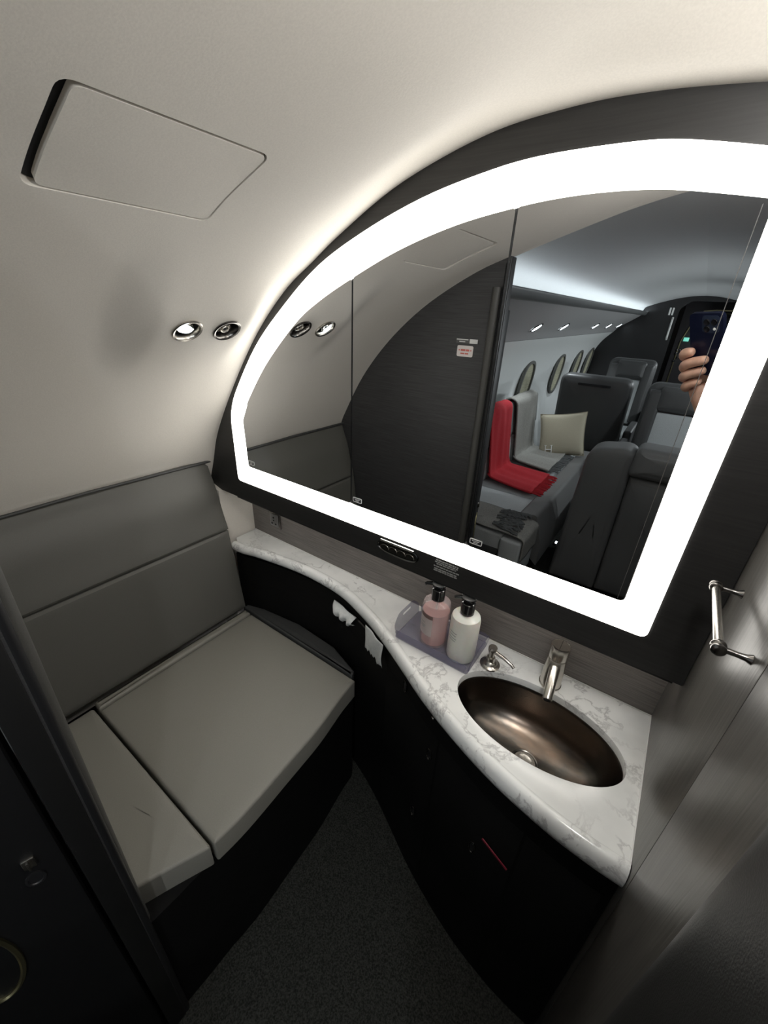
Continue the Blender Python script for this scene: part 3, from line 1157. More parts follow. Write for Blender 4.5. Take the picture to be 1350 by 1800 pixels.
b2 = root('lotion_bottle', (-0.340, 0.018, BZ), 'opaque cream-white pump bottle of lotion with black pump, right in tray', 'bottle')
x, y = -0.354, 0.018
bm = bmesh.new()
lathe(bm, [(0.042, 0.0), (0.0465, 0.004), (0.048, 0.012), (0.048, 0.158), (0.045, 0.170), (0.036, 0.176), (0.020, 0.180), (0.018, 0.183)], (x, y, BZ), seg=56)
make('bottle_body', bm, LOTION, b2)
bm = bmesh.new()
for (z, w) in ((0.118, 0.34), (0.108, 0.30), (0.096, 0.34), (0.087, 0.28), (0.060, 0.05)):
    rows = []
    for zz in (BZ + z, BZ + z + (0.003 if z > 0.07 else 0.001)):
        rows.append([Vector((x + 0.0484 * math.cos(math.radians(245) - w + 2 * w * k / 12), y + 0.0484 * math.sin(math.radians(245) - w + 2 * w * k / 12), zz)) for k in range(13)])
    loft(bm, rows)
make('label_text', bm, GREYP, b2)
bm = bmesh.new()
pump(b2, x, y, BZ + 0.183, BLACKGL)

# ------------------------------------------------------------------ vanity base cabinet (black)
vb = root('vanity_cabinet', (-0.6, -0.1, FZ), 'black vanity base cabinet with curved front under marble countertop', 'cabinet')
bm = bmesh.new()
f0 = front_off(0.022)
base = [p for p in f0] + [(0.2070, 0.150), (-1.585, 0.150)]
well = [ellp(i, EA * 1.06, EB * 1.06, 48) for i in range(48)]
plate(bm, base, [], XY, FZ + 0.0, ZC - 0.20)
plate(bm, base, [well], XY, ZC - 0.1995, ZC - 0.0612)
plate(bm, [(p[0], p[1] + 0.012) for p in f0 if p[0] < -0.45] + [(-0.45, 0.150), (-1.585, 0.150)], [], XY, ZC - 0.0611, ZC - 0.050)
make('cabinet_body', bm, BLACKV, vb)


def front_at(x, off=0.022):
    pts = front_off(off)
    for i in range(len(pts) - 1):
        if pts[i][0] <= x <= pts[i + 1][0]:
            t = (x - pts[i][0]) / (pts[i + 1][0] - pts[i][0])
            p = Vector((pts[i][0] + (pts[i + 1][0] - pts[i][0]) * t, pts[i][1] + (pts[i + 1][1] - pts[i][1]) * t, 0))
            d = Vector((pts[i + 1][0] - pts[i][0], pts[i + 1][1] - pts[i][1], 0)).normalized()
            return p, d, Vector((d.y, -d.x, 0))
    return None


# curved door panels, thin and slightly proud, with narrow gaps between
for (xa, xb, za, zb) in ((-0.60, -0.30, FZ + 0.06, -1.20), (-0.292, 0.0, FZ + 0.06, -1.20), (0.008, 0.19, FZ + 0.06, -1.20)):
    bm = bmesh.new()
    rows = []
    N = 16
    sec = []
    for k in range(N + 1):
        x = xa + (xb - xa) * k / N
        p, d, n = front_at(x)
        sec.append((p, n))
    rows = []
    for (o_, zz) in ((0.0005, za), (0.0012, za + 0.001), (0.0012, zb - 0.001), (0.0005, zb)):
        rows.append([Vector((p.x + n.x * o_, p.y + n.y * o_, zz)) for p, n in sec])
    loft(bm, rows)
    for r_ in ((0,), (N,)):
        pass
    make('cabinet_door', bm, BLACKV, vb)

# push latches: small oval chrome rims
for (x, z) in ((-0.477, -1.163), (-0.325, -1.30), (-0.365, -1.70), (-0.115, -1.46), (-0.33, -1.13)):
    p, d, n = front_at(x)
    small = abs(x + 0.33) < 0.001
    lt = root('push_latch', (p.x, p.y, z), {-0.477: 'faint oval push latch on black cabinet, nearest the seat', -0.325: 'bright rimmed oval push latch on black cabinet below the soap tray', -0.365: 'lowest oval push latch on black cabinet, near the floor', -0.115: 'oval push latch on black cabinet beside the red tag', -0.33: 'tiny round dot latch just under the marble edge'}[x], 'latch', 'push latches on the black cabinet')
    c = Vector((p.x, p.y, z)) + n * 0.004
    bm = bmesh.new()
    s = 0.4 if small else 1.0
    if small:
        lathe(bm, [(0.006, 0), (0.006, 0.003), (0.004, 0.005)], c, n, 20)
        make('button', bm, NICKEL, lt)
    else:
        a, b, nn = basis(n)
        N = 32
        rws = []
        for (dd_, h) in ((0, 0), (0, 0.003), (0.002, 0.004), (0.0035, 0.003), (0.004, 0)):
            rws.append([bm.verts.new(c + a * ((0.013 - dd_) * math.cos(2 * math.pi * i / N)) + b * ((0.027 - dd_) * math.sin(2 * math.pi * i / N)) + nn * h) for i in range(N)])
        for q0, q1 in zip(rws, rws[1:]):
            bridge(bm, q0, q1)
        make('rim', bm, CHROMED, lt)
        bm = bmesh.new()
        lathe(bm, [(0.0085, 0.0), (0.008, 0.0015), (0.003, 0.002)], c, n, 24, ell=2.2)
        make('button', bm, TRIMB, lt)

# red tag
p, d, n = front_at(-0.05)
bm = bmesh.new()
obox(bm, Vector((p.x, p.y, -1.375)) + n * 0.009, (d * 0.96 - Vector((0, 0, 1)) * 0.28).normalized(), n, (d * 0.28 + Vector((0, 0, 1)) * 0.96).normalized(), (0.045, 0.0015, 0.004), 0.001)
tag(make('red_tag', bm, mat('red_tag', (0.22, 0.012, 0.03), 0.5)), 'thin red tag strip low on black cabinet front', 'tag')

# tissue box slot and tissues
def tissue_sheet(name, cx, z_top, w, h, label, crumple, seed, out=0.012):
    random.seed(seed)
    p, d, n = front_at(cx)
    N, Mh = 18, 12
    bm = bmesh.new()
    rows = []
    jag = [random.uniform(-0.008, 0.008) for _ in range(N + 1)]
    for j in range(Mh + 1):
        row = []
        v = j / Mh
        for i in range(N + 1):
            u = i / N - 0.5
            bul = math.sin(v * math.pi) * crumple
            x_off = u * w * (1 - 0.25 * v * (1 if crumple > 0.01 else 0.0))
            fold = crumple * 0.5 * math.sin(u * 17 + v * 3) * v
            zz = z_top - v * h - (jag[i] * v if j == Mh or True else 0)
            q = Vector((p.x, p.y, 0)) + d * x_off + n * (out + bul + fold + 0.002 * math.sin(9 * u + 5 * v))
            row.append(Vector((q.x, q.y, zz)))
        rows.append(row)
    loft(bm, rows)
    o = make(name, bm, PAPER)
    md = o.modifiers.new('s', 'SOLIDIFY')
    md.thickness = 0.0006
    return tag(o, label, 'tissue')


tb = root('tissue_dispenser', (-0.86, 0.0, -1.14), 'black slotted tissue dispenser set in cabinet front above the seat', 'tissue dispenser')
bm = bmesh.new()
sec = []
for k in range(13):
    x = -0.96 + 0.22 * k / 12
    p, d, n = front_at(x)
    sec.append((p, n))
rows = []
for (o_, zz) in ((0.001, -1.140), (0.006, -1.139), (0.006, -1.150), (0.001, -1.151)):
    rows.append([Vector((p.x + n.x * o_, p.y + n.y * o_, zz)) for p, n in sec])
loft(bm, rows)
make('slot_rim', bm, CHROMED, tb)
bm = bmesh.new()
rows = []
for (o_, zz) in ((0.001, -1.1505), (0.002, -1.1505), (0.002, -1.162), (0.001, -1.162)):
    rows.append([Vector((p.x + n.x * o_, p.y + n.y * o_, zz)) for p, n in sec])
loft(bm, rows)
make('slot', bm, RUBBER, tb)
tissue_sheet('crumpled_tissue', -0.885, -1.140, 0.150, 0.065, 'small crumpled white tissue poking from slot above the seat corner', 0.022, 5)
tissue_sheet('paper_towel', -0.665, -1.100, 0.125, 0.115, 'flat white embossed paper towel hanging below the marble edge', 0.004, 9, 0.022)

# ------------------------------------------------------------------ bench seat
SZ = -1.42
st = root('bench_seat', (-1.1, -0.42, FZ), 'olive-grey leather bench seat with dark base beside vanity', 'bench seat')
fr = catmull([(-0.771, -0.03), (-0.763, -0.128), (-0.740, -0.285), (-0.730, -0.463), (-0.722, -0.632), (-0.727, -0.7355)], 5)
main = [(-1.452, -0.7355), (-1.452, -0.03)] + fr
main = round_poly(main, [0.012, 0.012] + [0.02] + [0] * (len(fr) - 2) + [0.012], 4)
bm = bmesh.new()
pad(bm, main[::-1], XY, SZ - 0.095, SZ, 0.010, 5, 0.006)
make('seat_cushion', bm, LEATHER, st)
ext = [(-1.485, -0.929), (-1.485, -0.7445), (-0.727, -0.7445), (-0.775, -0.85), (-0.808, -0.929)]
bm = bmesh.new()
pad(bm, round_poly(ext[::-1], [0.006, 0.03, 0.012, 0.012, 0.006], 4), XY, SZ - 0.095, SZ, 0.010, 5, 0.004)
make('end_cushion', bm, LEATHER, st)
# narrow cushion strips at the back and beside the cabinet
bm = bmesh.new()
pad(bm, round_poly([(-1.500, -0.735), (-1.457, -0.735), (-1.457, -0.03), (-1.500, -0.03)], 0.006), XY, SZ - 0.06, SZ + 0.006, 0.012, 5)
make('back_strip', bm, LEATHER, st)
bm = bmesh.new()
pad(bm, round_poly([(-1.515, -0.026), (-0.790, -0.026), (-0.800, 0.0), (-0.96, 0.05), (-1.20, 0.060), (-1.42, 0.03), (-1.515, 0.0)], 0.004), XY, SZ - 0.06, SZ + 0.012, 0.010, 5)
make('side_strip', bm, LEATHERD, st)
bm = bmesh.new()
bo = [(-1.59, -0.929), (-1.59, 0.0)] + [(p[0] - 0.012, p[1]) for p in fr] + [(-0.742, -0.75), (-0.745, -0.85), (-0.750, -0.929)]
plate(bm, bo, [], XY, FZ, SZ - 0.0955)
make('seat_base', bm, BLACKV, st)

# backrest: padded panels following the wall
bk = root('seat_backrest', (-1.56, -0.45, SZ), 'olive-grey padded leather backrest of two panels along the side wall', 'backrest')


def back_panel(name, prof, y0, y1, mt, seam=0.004):
    """prof: list of (x,z) bottom to top front surface"""
    pr = catmull(prof, 5)
    n = len(pr)
    bm = bmesh.new()
    rows = []
    NY_ = 24
    for j in range(NY_ + 1):
        y = y0 + (y1 - y0) * j / NY_
        ey = min(1, min(j, NY_ - j) / 1.5)
        row = []
        for i, (x, z) in enumerate(pr):
            ez = min(i, n - 1 - i) / 2.0
            e_ = min(1, ez, ey)
            row.append(Vector((x - 0.012 * (1 - math.sqrt(max(0, 1 - (1 - e_) ** 2))), y, z)))
        rows.append(row)
    v = loft(bm, rows)
    # closed back
    rows2 = [[Vector((q.x - 0.05, q.y, q.z)) for q in r] for r in rows]
    v2 = loft(bm, rows2)
    for a, b in ((v[0], v2[0]), (v[-1], v2[-1])):
        bridge(bm, a, b, False)
    for k in (0, n - 1):
        bridge(bm, [r[k] for r in v], [r[k] for r in v2], False)
    return make(name, bm, mt, bk)


PU = [(-1.548, -0.969), (-1.574, -0.88), (-1.598, -0.78), (-1.630, -0.70), (-1.645, -0.650)]
PL = [(-1.492, -1.405), (-1.505, -1.30), (-1.524, -1.15), (-1.540, -1.04), (-1.548, -0.975)]
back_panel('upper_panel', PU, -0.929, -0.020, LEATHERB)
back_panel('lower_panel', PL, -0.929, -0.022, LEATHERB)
bm = bmesh.new()
tube(bm, [(-1.642, -0.925, -0.648), (-1.642, -0.5, -0.643), (-1.642, -0.01, -0.652)], 0.006, 10)
make('piping', bm, LEATHERD, bk)

# ------------------------------------------------------------------ towel bar
tbz = -0.46
bar = root('towel_bar', (0.17, -0.18, tbz), 'polished nickel towel bar with round ends mounted on right wall', 'towel bar')
bm = bmesh.new()
tube(bm, [(0.166, -0.083, tbz), (0.166, -0.283, tbz)], 0.0068, 20)
make('bar', bm, NICKEL, bar)
for (y, s) in ((-0.080, 1), (-0.285, -1)):
    bm = bmesh.new()
    lathe(bm, [(0.0095, -0.010), (0.0112, -0.007), (0.0112, -0.002), (0.0095, 0.001), (0.0108, 0.004), (0.0105, 0.008), (0.007, 0.0105), (0.003, 0.011)], (0.166, y, tbz), (0, s, 0), 28)
    make('end_cap', bm, CHROMED, bar)
    bm = bmesh.new()
    tube(bm, [(0.172, y, tbz), (0.190, y, tbz), (0.2005, y, tbz), (0.2075, y, tbz)], [0.0052, 0.0046, 0.0055, 0.0085], 18)
    make('post', bm, CHROMED, bar)

# ================================================================== cabin seen in the mirror
YN, YF = -0.97, -8.65
SEC = {
    'sidewall': [(-1.55, FZ), (-1.68, -1.40), (-1.72, -1.05), (-1.715, -0.85), (-1.66, -0.60), (-1.56, -0.40), (-1.405, -0.228)],
    'psu': [(-1.40, -0.225), (-1.32, -0.135), (-1.15, -0.02), (-0.985, 0.095)],
    'valance': [(-0.985, 0.092), (-0.955, 0.078), (-0.93, 0.095), (-0.915, 0.13), (-0.915, 0.140)],
    'ceiling': [(-1.00, 0.155), (-0.97, 0.215), (-0.85, 0.265), (-0.70, 0.315), (-0.50, 0.370), (-0.30, 0.405), (-0.12, 0.417)],
}


def cab_loft(name, key, material, mirror=False, n=4, y0=YN, y1=YF):
    pr = catmull(SEC[key], n) if n > 1 else SEC[key]
    bm = bmesh.new()
    rows = []
    for j in range(13):
        y = y0 + (y1 - y0) * j / 12
        row = []
        for (x, z) in pr:
            xx = -0.24 - x if mirror else x
            row.append(Vector((xx, y, z)))
        rows.append(row)
    loft(bm, rows)
    return struct(make(name, bm, material))


cab_loft('wall_cabin_left', 'sidewall', CABW)
cab_loft('wall_cabin_right', 'sidewall', CABW, True)
cab_loft('trim_5', 'psu', CABP)
cab_loft('trim_6', 'psu', CABP, True)
cab_loft('trim_7', 'valance', mat('valance_dark', (0.10, 0.105, 0.105), 0.4))
cab_loft('trim_8', 'valance', mat('valance_dark_b', (0.10, 0.105, 0.105), 0.4), True)
cab_loft('ceiling', 'ceiling', CABC)
cab_loft('ceiling_right', 'ceiling', CABC, True)
for mir in (False, True):
    bm = bmesh.new()
    xa, xb = (-0.955, -0.925)
    if mir:
        xa, xb = -0.24 - xb, -0.24 - xa
    box(bm, (xa, YF, 0.133), (xb, YN - 0.02, 0.140))
    r_ = root('cove_light', ((xa + xb) / 2, -4.5, 0.133), 'long cold white cove light along %s of cabin ceiling' % ('the hidden right side' if mir else 'the left side'), 'light')
    make('light_strip', bm, COVEM, r_)
    bm = bmesh.new()
    box(bm, (xa - 0.004, YF, 0.128), (xb + 0.004, YN - 0.02, 0.1325))
    make('channel', bm, NICKEL, r_)

# unseen downlight added for brightness over the aisle outside the door
def fill_downlight(p, label, power, aim, spread):
    rt = root('added_downlight', p, label, 'light')
    bm = bmesh.new()
    lathe(bm, [(0.050, -0.004), (0.056, 0.0), (0.056, 0.005), (0.046, 0.007), (0.040, 0.003)], p, (0, 0, -1), 32, False, False)
    make('bezel', bm, NICKEL, rt)
    bm = bmesh.new()
    lathe(bm, [(0.039, 0.001), (0.036, 0.004), (0.003, 0.005)], p, (0, 0, -1), 32)
    make('lens', bm, DOWNM, rt)
    point_light('downlight_beam', (p[0], p[1], p[2] - 0.02), power, 0.03, (0.93, 0.97, 1.0), spread, aim)


dl = root('fill_dome_lamp', (0.12, -0.56, 0.35), 'added frosted dome fill lamp, out of view on the lavatory ceiling', 'lamp')  # unseen lamp added as fill for the ceiling and seat
bm = bmesh.new()
lathe(bm, [(0.062, -0.01), (0.066, 0.01), (0.064, 0.022), (0.054, 0.024)], (0.12, -0.56, 0.372), (0, 0, -1), 36, False, False)
make('lamp_ring', bm, NICKEL, dl)
bm = bmesh.new()
lathe(bm, [(0.054, 0.02), (0.050, 0.035), (0.036, 0.048), (0.018, 0.055), (0.003, 0.056)], (0.12, -0.56, 0.372), (0, 0, -1), 36)
make('lamp_dome', bm, DOWNM, dl)
point_light('fill_dome_light', (0.12, -0.56, 0.285), DOME_FILL, 0.035, (1.0, 0.97, 0.93))
fill_downlight((0.28, -1.6, 0.385), 'added unseen ceiling downlight for fill over the aisle outside the lavatory', 12.0, (-0.3, -0.9, -1.5), 2.4)

# bulkhead header between lavatory liner and cabin ceiling, right side closure
bm = bmesh.new()
inner = []
for i in range(50):
    th = TH0 + (TH1 - TH0) * i / 49
    q = liner_p(th, -0.93, 0.0)
    inner.append((q.x, q.z))
outer = [(-1.85, -0.76), (-1.85, 0.6), (0.45, 0.6), (inner[-1][0] + 0.1, inner[-1][1])]
plate(bm, inner + [(inner[-1][0] + 0.05, 0.47), (-1.85, 0.47), (-1.85, inner[0][1])], [], XZ, -0.9305, -0.968)
struct(make('trim_9', bm, LINER))
bm = bmesh.new()
box(bm, (0.241, -0.97, FZ), (1.4, -0.93, 0.47))
struct(make('wall_cabin_back', bm, BULKV))

# far bulkhead with doorway
bm = bmesh.new()
prf = [(-1.75, FZ), (-1.80, -0.9), (-1.5, 0.0), (-1.0, 0.44), (1.0, 0.44), (1.5, 0.0), (1.6, FZ)]
DW = round_poly([(-0.44, FZ + 0.001), (-0.44, 0.20), (-0.30, 0.33), (0.55, 0.33), (0.66, 0.2), (0.66, FZ + 0.001)], [0, 0.05, 0.05, 0.05, 0.05, 0], 5)
out = [(-1.75, FZ), (-1.80, -0.9), (-1.5, 0.1), (-1.0, 0.45), (1.0, 0.45), (1.5, 0.1), (1.6, FZ), (0.66, FZ)] + DW[::-1][1:-1] + [(-0.44, FZ)]
plate(bm, out, [], XZ, YF + 0.02, YF - 0.03)
struct(make('wall_far', bm, mat('bulkhead_black', (0.012, 0.012, 0.013), 0.35)))
bm = bmesh.new()
box(bm, (-1.8, YF - 1.25, FZ), (1.6, YF - 1.2, 0.5))
struct(make('wall_vestibule', bm, mat('vestibule_dark', (0.035, 0.035, 0.038), 0.4)))
# entry vestibule items
en = root('galley_unit', (0.1, YF - 1.0, FZ), 'dark galley unit with gold arched rim and controls beyond the far doorway', 'galley')
bm = bmesh.new()
box(bm, (-0.40, YF - 1.15, FZ), (0.7, YF - 0.95, 0.36), 0.01)
make('body', bm, mat('galley_dark', (0.05, 0.048, 0.05), 0.3), en)
bm = bmesh.new()
yy = YF - 0.94
tube(bm, [(-0.30, yy, -1.4), (-0.30, yy, -0.35), (-0.20, yy, 0.02), (-0.08, yy, 0.20), (0.1, yy, 0.22), (0.6, yy, 0.22)], 0.012, 10)
tube(bm, [(-0.12, yy, 0.17), (0.6, yy, 0.17)], 0.008, 10)
make('arch_rim', bm, BRASS, en)
bm = bmesh.new()
box(bm, (-0.26, yy, -0.34), (-0.17, yy + 0.012, -0.27), 0.004)
o = make('status_screen', bm, GREENM, en)
bm = bmesh.new()
for k in range(7):
    c = Vector((-0.30 + 0.05 * (k % 3), yy, -0.50 - 0.07 * (k // 2)))
    lathe(bm, [(0.022, 0), (0.022, 0.02), (0.012, 0.03)], c, (0, 1, 0), 14)
make('knobs', bm, CHROME, en)
hb = root('door_grab_handle', (-0.50, YF + 0.03, -0.25), 'pale upright grab handle on black far bulkhead, reflected in mirror', 'handle')
bm = bmesh.new()
tube(bm, [(-0.50, YF + 0.02, -0.30), (-0.50, YF + 0.06, -0.27), (-0.50, YF + 0.06, 0.03), (-0.50, YF + 0.02, 0.06)], 0.016, 12)
make('grip', bm, mat('handle_pale', (0.6, 0.6, 0.58), 0.4), hb)
sg = root('exit_placard', (-0.56, YF + 0.022, 0.12), 'small white striped placard high on black far bulkhead, reflected in mirror', 'placard')
bm = bmesh.new()
for x in (-0.590, -0.545):
    box(bm, (x, YF + 0.02, 0.10), (x + 0.026, YF + 0.026, 0.22))
make('stripes', bm, WHITEM, sg)

# cabin downlights on the PSU
NP = (Vector((-0.985, 0, 0.095)) - Vector((-1.40, 0, -0.225)))
npv = Vector((NP.z, 0, -NP.x)).normalized()
first = None
for k, y in enumerate((-3.25, -4.25, -6.0, -7.1, -8.2)):
    p = Vector((-1.27, y, -0.104))
    if first is None:
        rt = root('cabin_downlight', p, 'x', 'light', 'cabin downlights')
        bm = bmesh.new()
        lathe(bm, [(0.060, -0.004), (0.066, 0.0), (0.066, 0.006), (0.056, 0.008), (0.050, 0.004)], p, npv, 28, False, False)
        make('bezel', bm, CHROMED, rt)
        bm = bmesh.new()
        lathe(bm, [(0.049, 0.001), (0.047, 0.006), (0.03, 0.008), (0.003, 0.008)], p, npv, 28)
        make('lens', bm, DOWNM, rt)
        first = rt
    else:
        rt = first.copy()
        COL.objects.link(rt)
        rt.location = T(p)
        for ch in list(first.children):
            c = ch.copy()
            COL.objects.link(c)
            c.parent = rt
    rt['label'] = ['cabin downlight reflected in mirror, largest and nearest of the row', 'cabin downlight reflected in mirror, second from the bulkhead edge',
                   'small cabin downlight reflected in mirror, third along the row', 'small cabin downlight reflected in mirror, fourth along the row',
                   'tiny cabin downlight reflected in mirror, nearest the far bulkhead'][k]
    point_light('downlight_beam', (p.x + npv.x * 0.05, y, p.z + npv.z * 0.05), 8.0, 0.02, (0.9, 0.97, 1.0), 1.5, (-1.15, y, -2.0))
    # assumed right-hand row, out of the mirror's view, added to light the left wall
    rr2 = first.copy()
    COL.objects.link(rr2)
    rr2.location = T((1.03, y, -0.104))
    rr2.rotation_euler = (0, 0, math.pi)
    for ch in list(first.children):
        c = ch.copy()
        COL.objects.link(c)
        c.parent = rr2
    rr2['label'] = '%s added cabin downlight from the lavatory in the unseen right-hand row' % ['first', 'second', 'third', 'fourth', 'fifth'][k]
    rr2['group'] = 'cabin downlights of the hidden right row'
    point_light('downlight_beam', (0.97, y, -0.14), 16.0, 0.03, (0.92, 0.98, 1.0), 2.7, (-0.6, y, -0.9))

# cabin windows
for k, y in enumerate((-4.55, -6.08, -7.33, -8.30)):
    a, b = Vector((-1.705, y, -1.02)), Vector((-1.655, y, -0.60))
    wup = (b - a).normalized()
    wn = Vector((wup.z, 0, -wup.x)).normalized()
    c = (a + b) / 2 + wn * 0.005
    wr = bpy.data.objects.new('window_%d' % (k + 1), None)
    COL.objects.link(wr)
    wr.location = T(c)
    ORG[wr.name] = c
    struct(wr)
    wr['label'] = 'oval cabin window with pleated shade, %s in the mirror' % ['largest and nearest', 'second from left', 'third from left', 'fourth from left'][k]
    oval = [(0.225 * math.copysign(abs(math.cos(2 * math.pi * i / 40)) ** 0.8, math.cos(2 * math.pi * i / 40)), 0.30 * math.copysign(abs(math.sin(2 * math.pi * i / 40)) ** 0.8, math.sin(2 * math.pi * i / 40))) for i in range(40)]
    fn = lambda u, v, w, c=c: c + Vector((0, u, 0)) + wup * v + wn * w
    bm = bmesh.new()
    inn = [(p[0] * 0.86, p[1] * 0.88) for p in oval]
    plate(bm, oval, [inn], fn, -0.01, 0.025)
    make('window_frame', bm, mat('frame_dark', (0.12, 0.12, 0.11), 0.5), wr)
    bm = bmesh.new()
    plate(bm, inn, [], fn, -0.012, 0.004)
    make('window_shade', bm, WINSH, wr)

# ------------------------------------------------------------------ divan
dv = root('divan', (-1.15, -2.9, FZ), 'long cabin divan with pale grey cushions and dark rail, reflected in mirror', 'sofa')
bm = bmesh.new()
box(bm, (-1.60, -4.05, FZ), (-0.76, -1.62, -1.55), 0.01)
make('sofa_base', bm, LEATHERD, dv)
for (y0, y1) in ((-2.42, -1.63), (-3.24, -2.43), (-4.04, -3.25)):
    bm = bmesh.new()
    pad(bm, round_poly([(-1.34, y0), (-0.74, y0), (-0.74, y1), (-1.34, y1)], 0.03), XY, -1.56, -1.425, 0.03, 5, 0.010)
    make('seat_cushion', bm, FABRIC, dv)
    bm = bmesh.new()
    fn = lambda u, v, w: Vector((-1.27 - (v + 1.42) * 0.12 + w - 0.0, u, v))
    pad(bm, round_poly([(y0 + 0.01, -1.43), (y1 - 0.01, -1.43), (y1 - 0.01, -1.13), (y0 + 0.01, -1.13)], 0.03), fn, -0.10, 0.0, 0.03, 5, 0.01)
    make('back_cushion', bm, FABRIC, dv)
    bm = bmesh.new()
    fn = lambda u, v, w: Vector((-1.305 - (v + 1.13) * 0.12 + w, u, v))
    pad(bm, round_poly([(y0 + 0.01, -1.125), (y1 - 0.01, -1.125), (y1 - 0.01, -0.79), (y0 + 0.01, -0.79)], 0.03), fn, -0.10, 0.01, 0.03, 5, 0.01)
    make('back_bolster', bm, LEATHERG, dv)
bm = bmesh.new()
plate(bm, round_poly([(-0.755, -1.62), (-0.755, -1.385), (-0.62, -1.375), (-0.55, -1.62), (-0.55, -1.80)], [0, 0.02, 0.03, 0, 0]), [], XZ, -4.10, -2.0)
make('front_rail', bm, LEATHERG, dv)
bm = bmesh.new()
box(bm, (-0.755, -1.995, -1.80), (-0.60, -1.60, -1.44), 0.02, 3)
make('front_panel', bm, FABRIC, dv)


def throw(name, label, m_, y0, y1, front_x, dark_fringe, fm, hang=0.0):
    """blanket over back top, down the back and along the seat"""
    path = [(-1.47, -0.92), (-1.45, -0.83), (-1.42, -0.775), (-1.37, -0.765), (-1.315, -0.80), (-1.30, -0.9), (-1.285, -1.05), (-1.262, -1.25), (-1.245, -1.345), (-1.20, -1.385), (-1.1, -1.390), (-0.95, -1.392), (front_x, -1.390)]
    pr = catmull(path, 5)
    rt = root(name, (-1.2, (y0 + y1) / 2, -1.42), label, 'blanket')
    for layer in range(2):
        bm = bmesh.new()
        rows = []
        N = 20
        for j in range(N + 1):
            t = j / N
            row = []
            for i, (x, z) in enumerate(pr):
                s = i / len(pr)
                yy = y0 + (y1 - y0) * t + 0.03 * math.sin(s * 6 + 1) + (0.10 * s * s * (1 if layer == 0 else 0.8)) - layer * 0.035
                w = 0.006 * math.sin(t * 9 + s * 8) + 0.004 * math.sin(t * 23 - s * 5)
                nx, nz_ = (0.02, 0.0) if z > -1.36 else (0.0, 0.02)
                row.append(Vector((x + nx * (1.6 - layer) * 0.6 + (w if z > -1.36 else 0), yy, z + nz_ * (1 - layer) + 0.010 + (w if z <= -1.36 else 0))))
            rows.append(row)
        loft(bm, rows)
        o = make('fold', bm, m_, rt)
        md = o.modifiers.new('s', 'SOLIDIFY')
        md.thickness = 0.010
    bm = bmesh.new()
    random.seed(int(abs(y0) * 100))
    for k in range(34):
        yy = y0 + (y1 - y0) * k / 33 + 0.10 - 0.005
        p0 = Vector((front_x - 0.01, yy, -1.376))
        p1 = p0 + Vector((0.05 + random.uniform(0, 0.02), random.uniform(-0.02, 0.02), 0.002))
        p2 = p1 + Vector((0.035, random.uniform(-0.02, 0.02), -0.006 - hang))
        tube(bm, [p0, p1, p2], 0.006, 5)
    o = make('fringe', bm, fm, rt)
    o['kind'] = 'stuff'
    return rt


throw('red_throw', 'red wool throw blanket draped over divan back and seat, reflected in mirror', RED, -3.05, -2.52, -0.80, False, RED)
throw('grey_throw', 'pale grey throw blanket draped over divan beside the beige pillow, reflected in mirror', THROWG, -3.86, -3.20, -0.84, True, FRINGEM)
# blanket on the near end of the divan
fb = root('fringed_blanket', (-1.1, -1.9, -1.42), 'grey blanket with dark fringe hanging over near divan end, reflected in mirror', 'blanket')
bm = bmesh.new()
rows = []
for j in range(15):
    y = -1.99 + 0.36 * j / 14
    row = []
    for (x, z) in catmull([(-1.40, -1.405), (-1.2, -1.40), (-1.0, -1.40), (-0.85, -1.402), (-0.755, -1.40), (-0.60, -1.42), (-0.585, -1.50), (-0.582, -1.60)], 4):
        row.append(Vector((x, y + 0.02 * math.sin(x * 7), z + 0.006 * math.sin(y * 30 + x * 9) + 0.008)))
    rows.append(row)
loft(bm, rows)
o = make('fold', bm, THROWG, fb)
md = o.modifiers.new('s', 'SOLIDIFY')
md.thickness = 0.006
bm = bmesh.new()
random.seed(11)
for k in range(60):
    y = -1.98 + 0.34 * random.random()
    x0 = -0.83 + random.uniform(-0.05, 0.10)
    p0 = Vector((x0, y, -1.382))
    tube(bm, [p0, p0 + Vector((0.05, random.uniform(-0.04, 0.04), 0.004)), p0 + Vector((0.09, random.uniform(-0.05, 0.05), -0.004))], 0.007, 5)
o = make('fringe', bm, FRINGEM, fb)
o['kind'] = 'stuff'

# ------------------------------------------------------------------ pillow with H
pr = root('beige_pillow', (-0.9, -3.72, -1.40), 'square beige pillow with white letter H standing on divan, reflected in mirror', 'pillow')
PC = Vector((-0.93, -3.78, -1.17))
pa = Vector((0.95, -0.27, 0.17)).normalized()
pb = Vector((-0.18, -0.15, 0.97)).normalized()
pn = pa.cross(pb).normalized()
if pn.y < 0:
    pn = -pn
pb = (pb - pn * pb.dot(pn)).normalized()
bm = bmesh.new()
N = 18
HS = 0.235
vv = {}
for side in (1, -1):
    for i in range(N + 1):
        for j in range(N + 1):
            u, v = i / N * 2 - 1, j / N * 2 - 1
            edge = (i in (0, N) or j in (0, N))
            if edge and side == -1:
                continue
            pin = 1 - 0.07 * (1 - u * u) * abs(v) ** 2
            pin2 = 1 - 0.07 * (1 - v * v) * abs(u) ** 2
            th = 0.075 * ((1 - u ** 2) ** 0.5 * (1 - v ** 2) ** 0.5) ** 0.8 if not edge else 0
            vv[(i, j, side)] = bm.verts.new(PC + pa * (u * HS * pin2) + pb * (v * HS * pin) + pn * (th * side))
g = lambda i, j, s: vv.get((i, j, s)) or vv[(i, j, 1)]
for s in (1, -1):
    for i in range(N):
        for j in range(N):
            bm.faces.new((g(i, j, s), g(i + 1, j, s), g(i + 1, j + 1, s), g(i, j + 1, s)))
make('pillow_body', bm, PILLOW, pr, sharp=80)
bm = bmesh.new()
loop = []
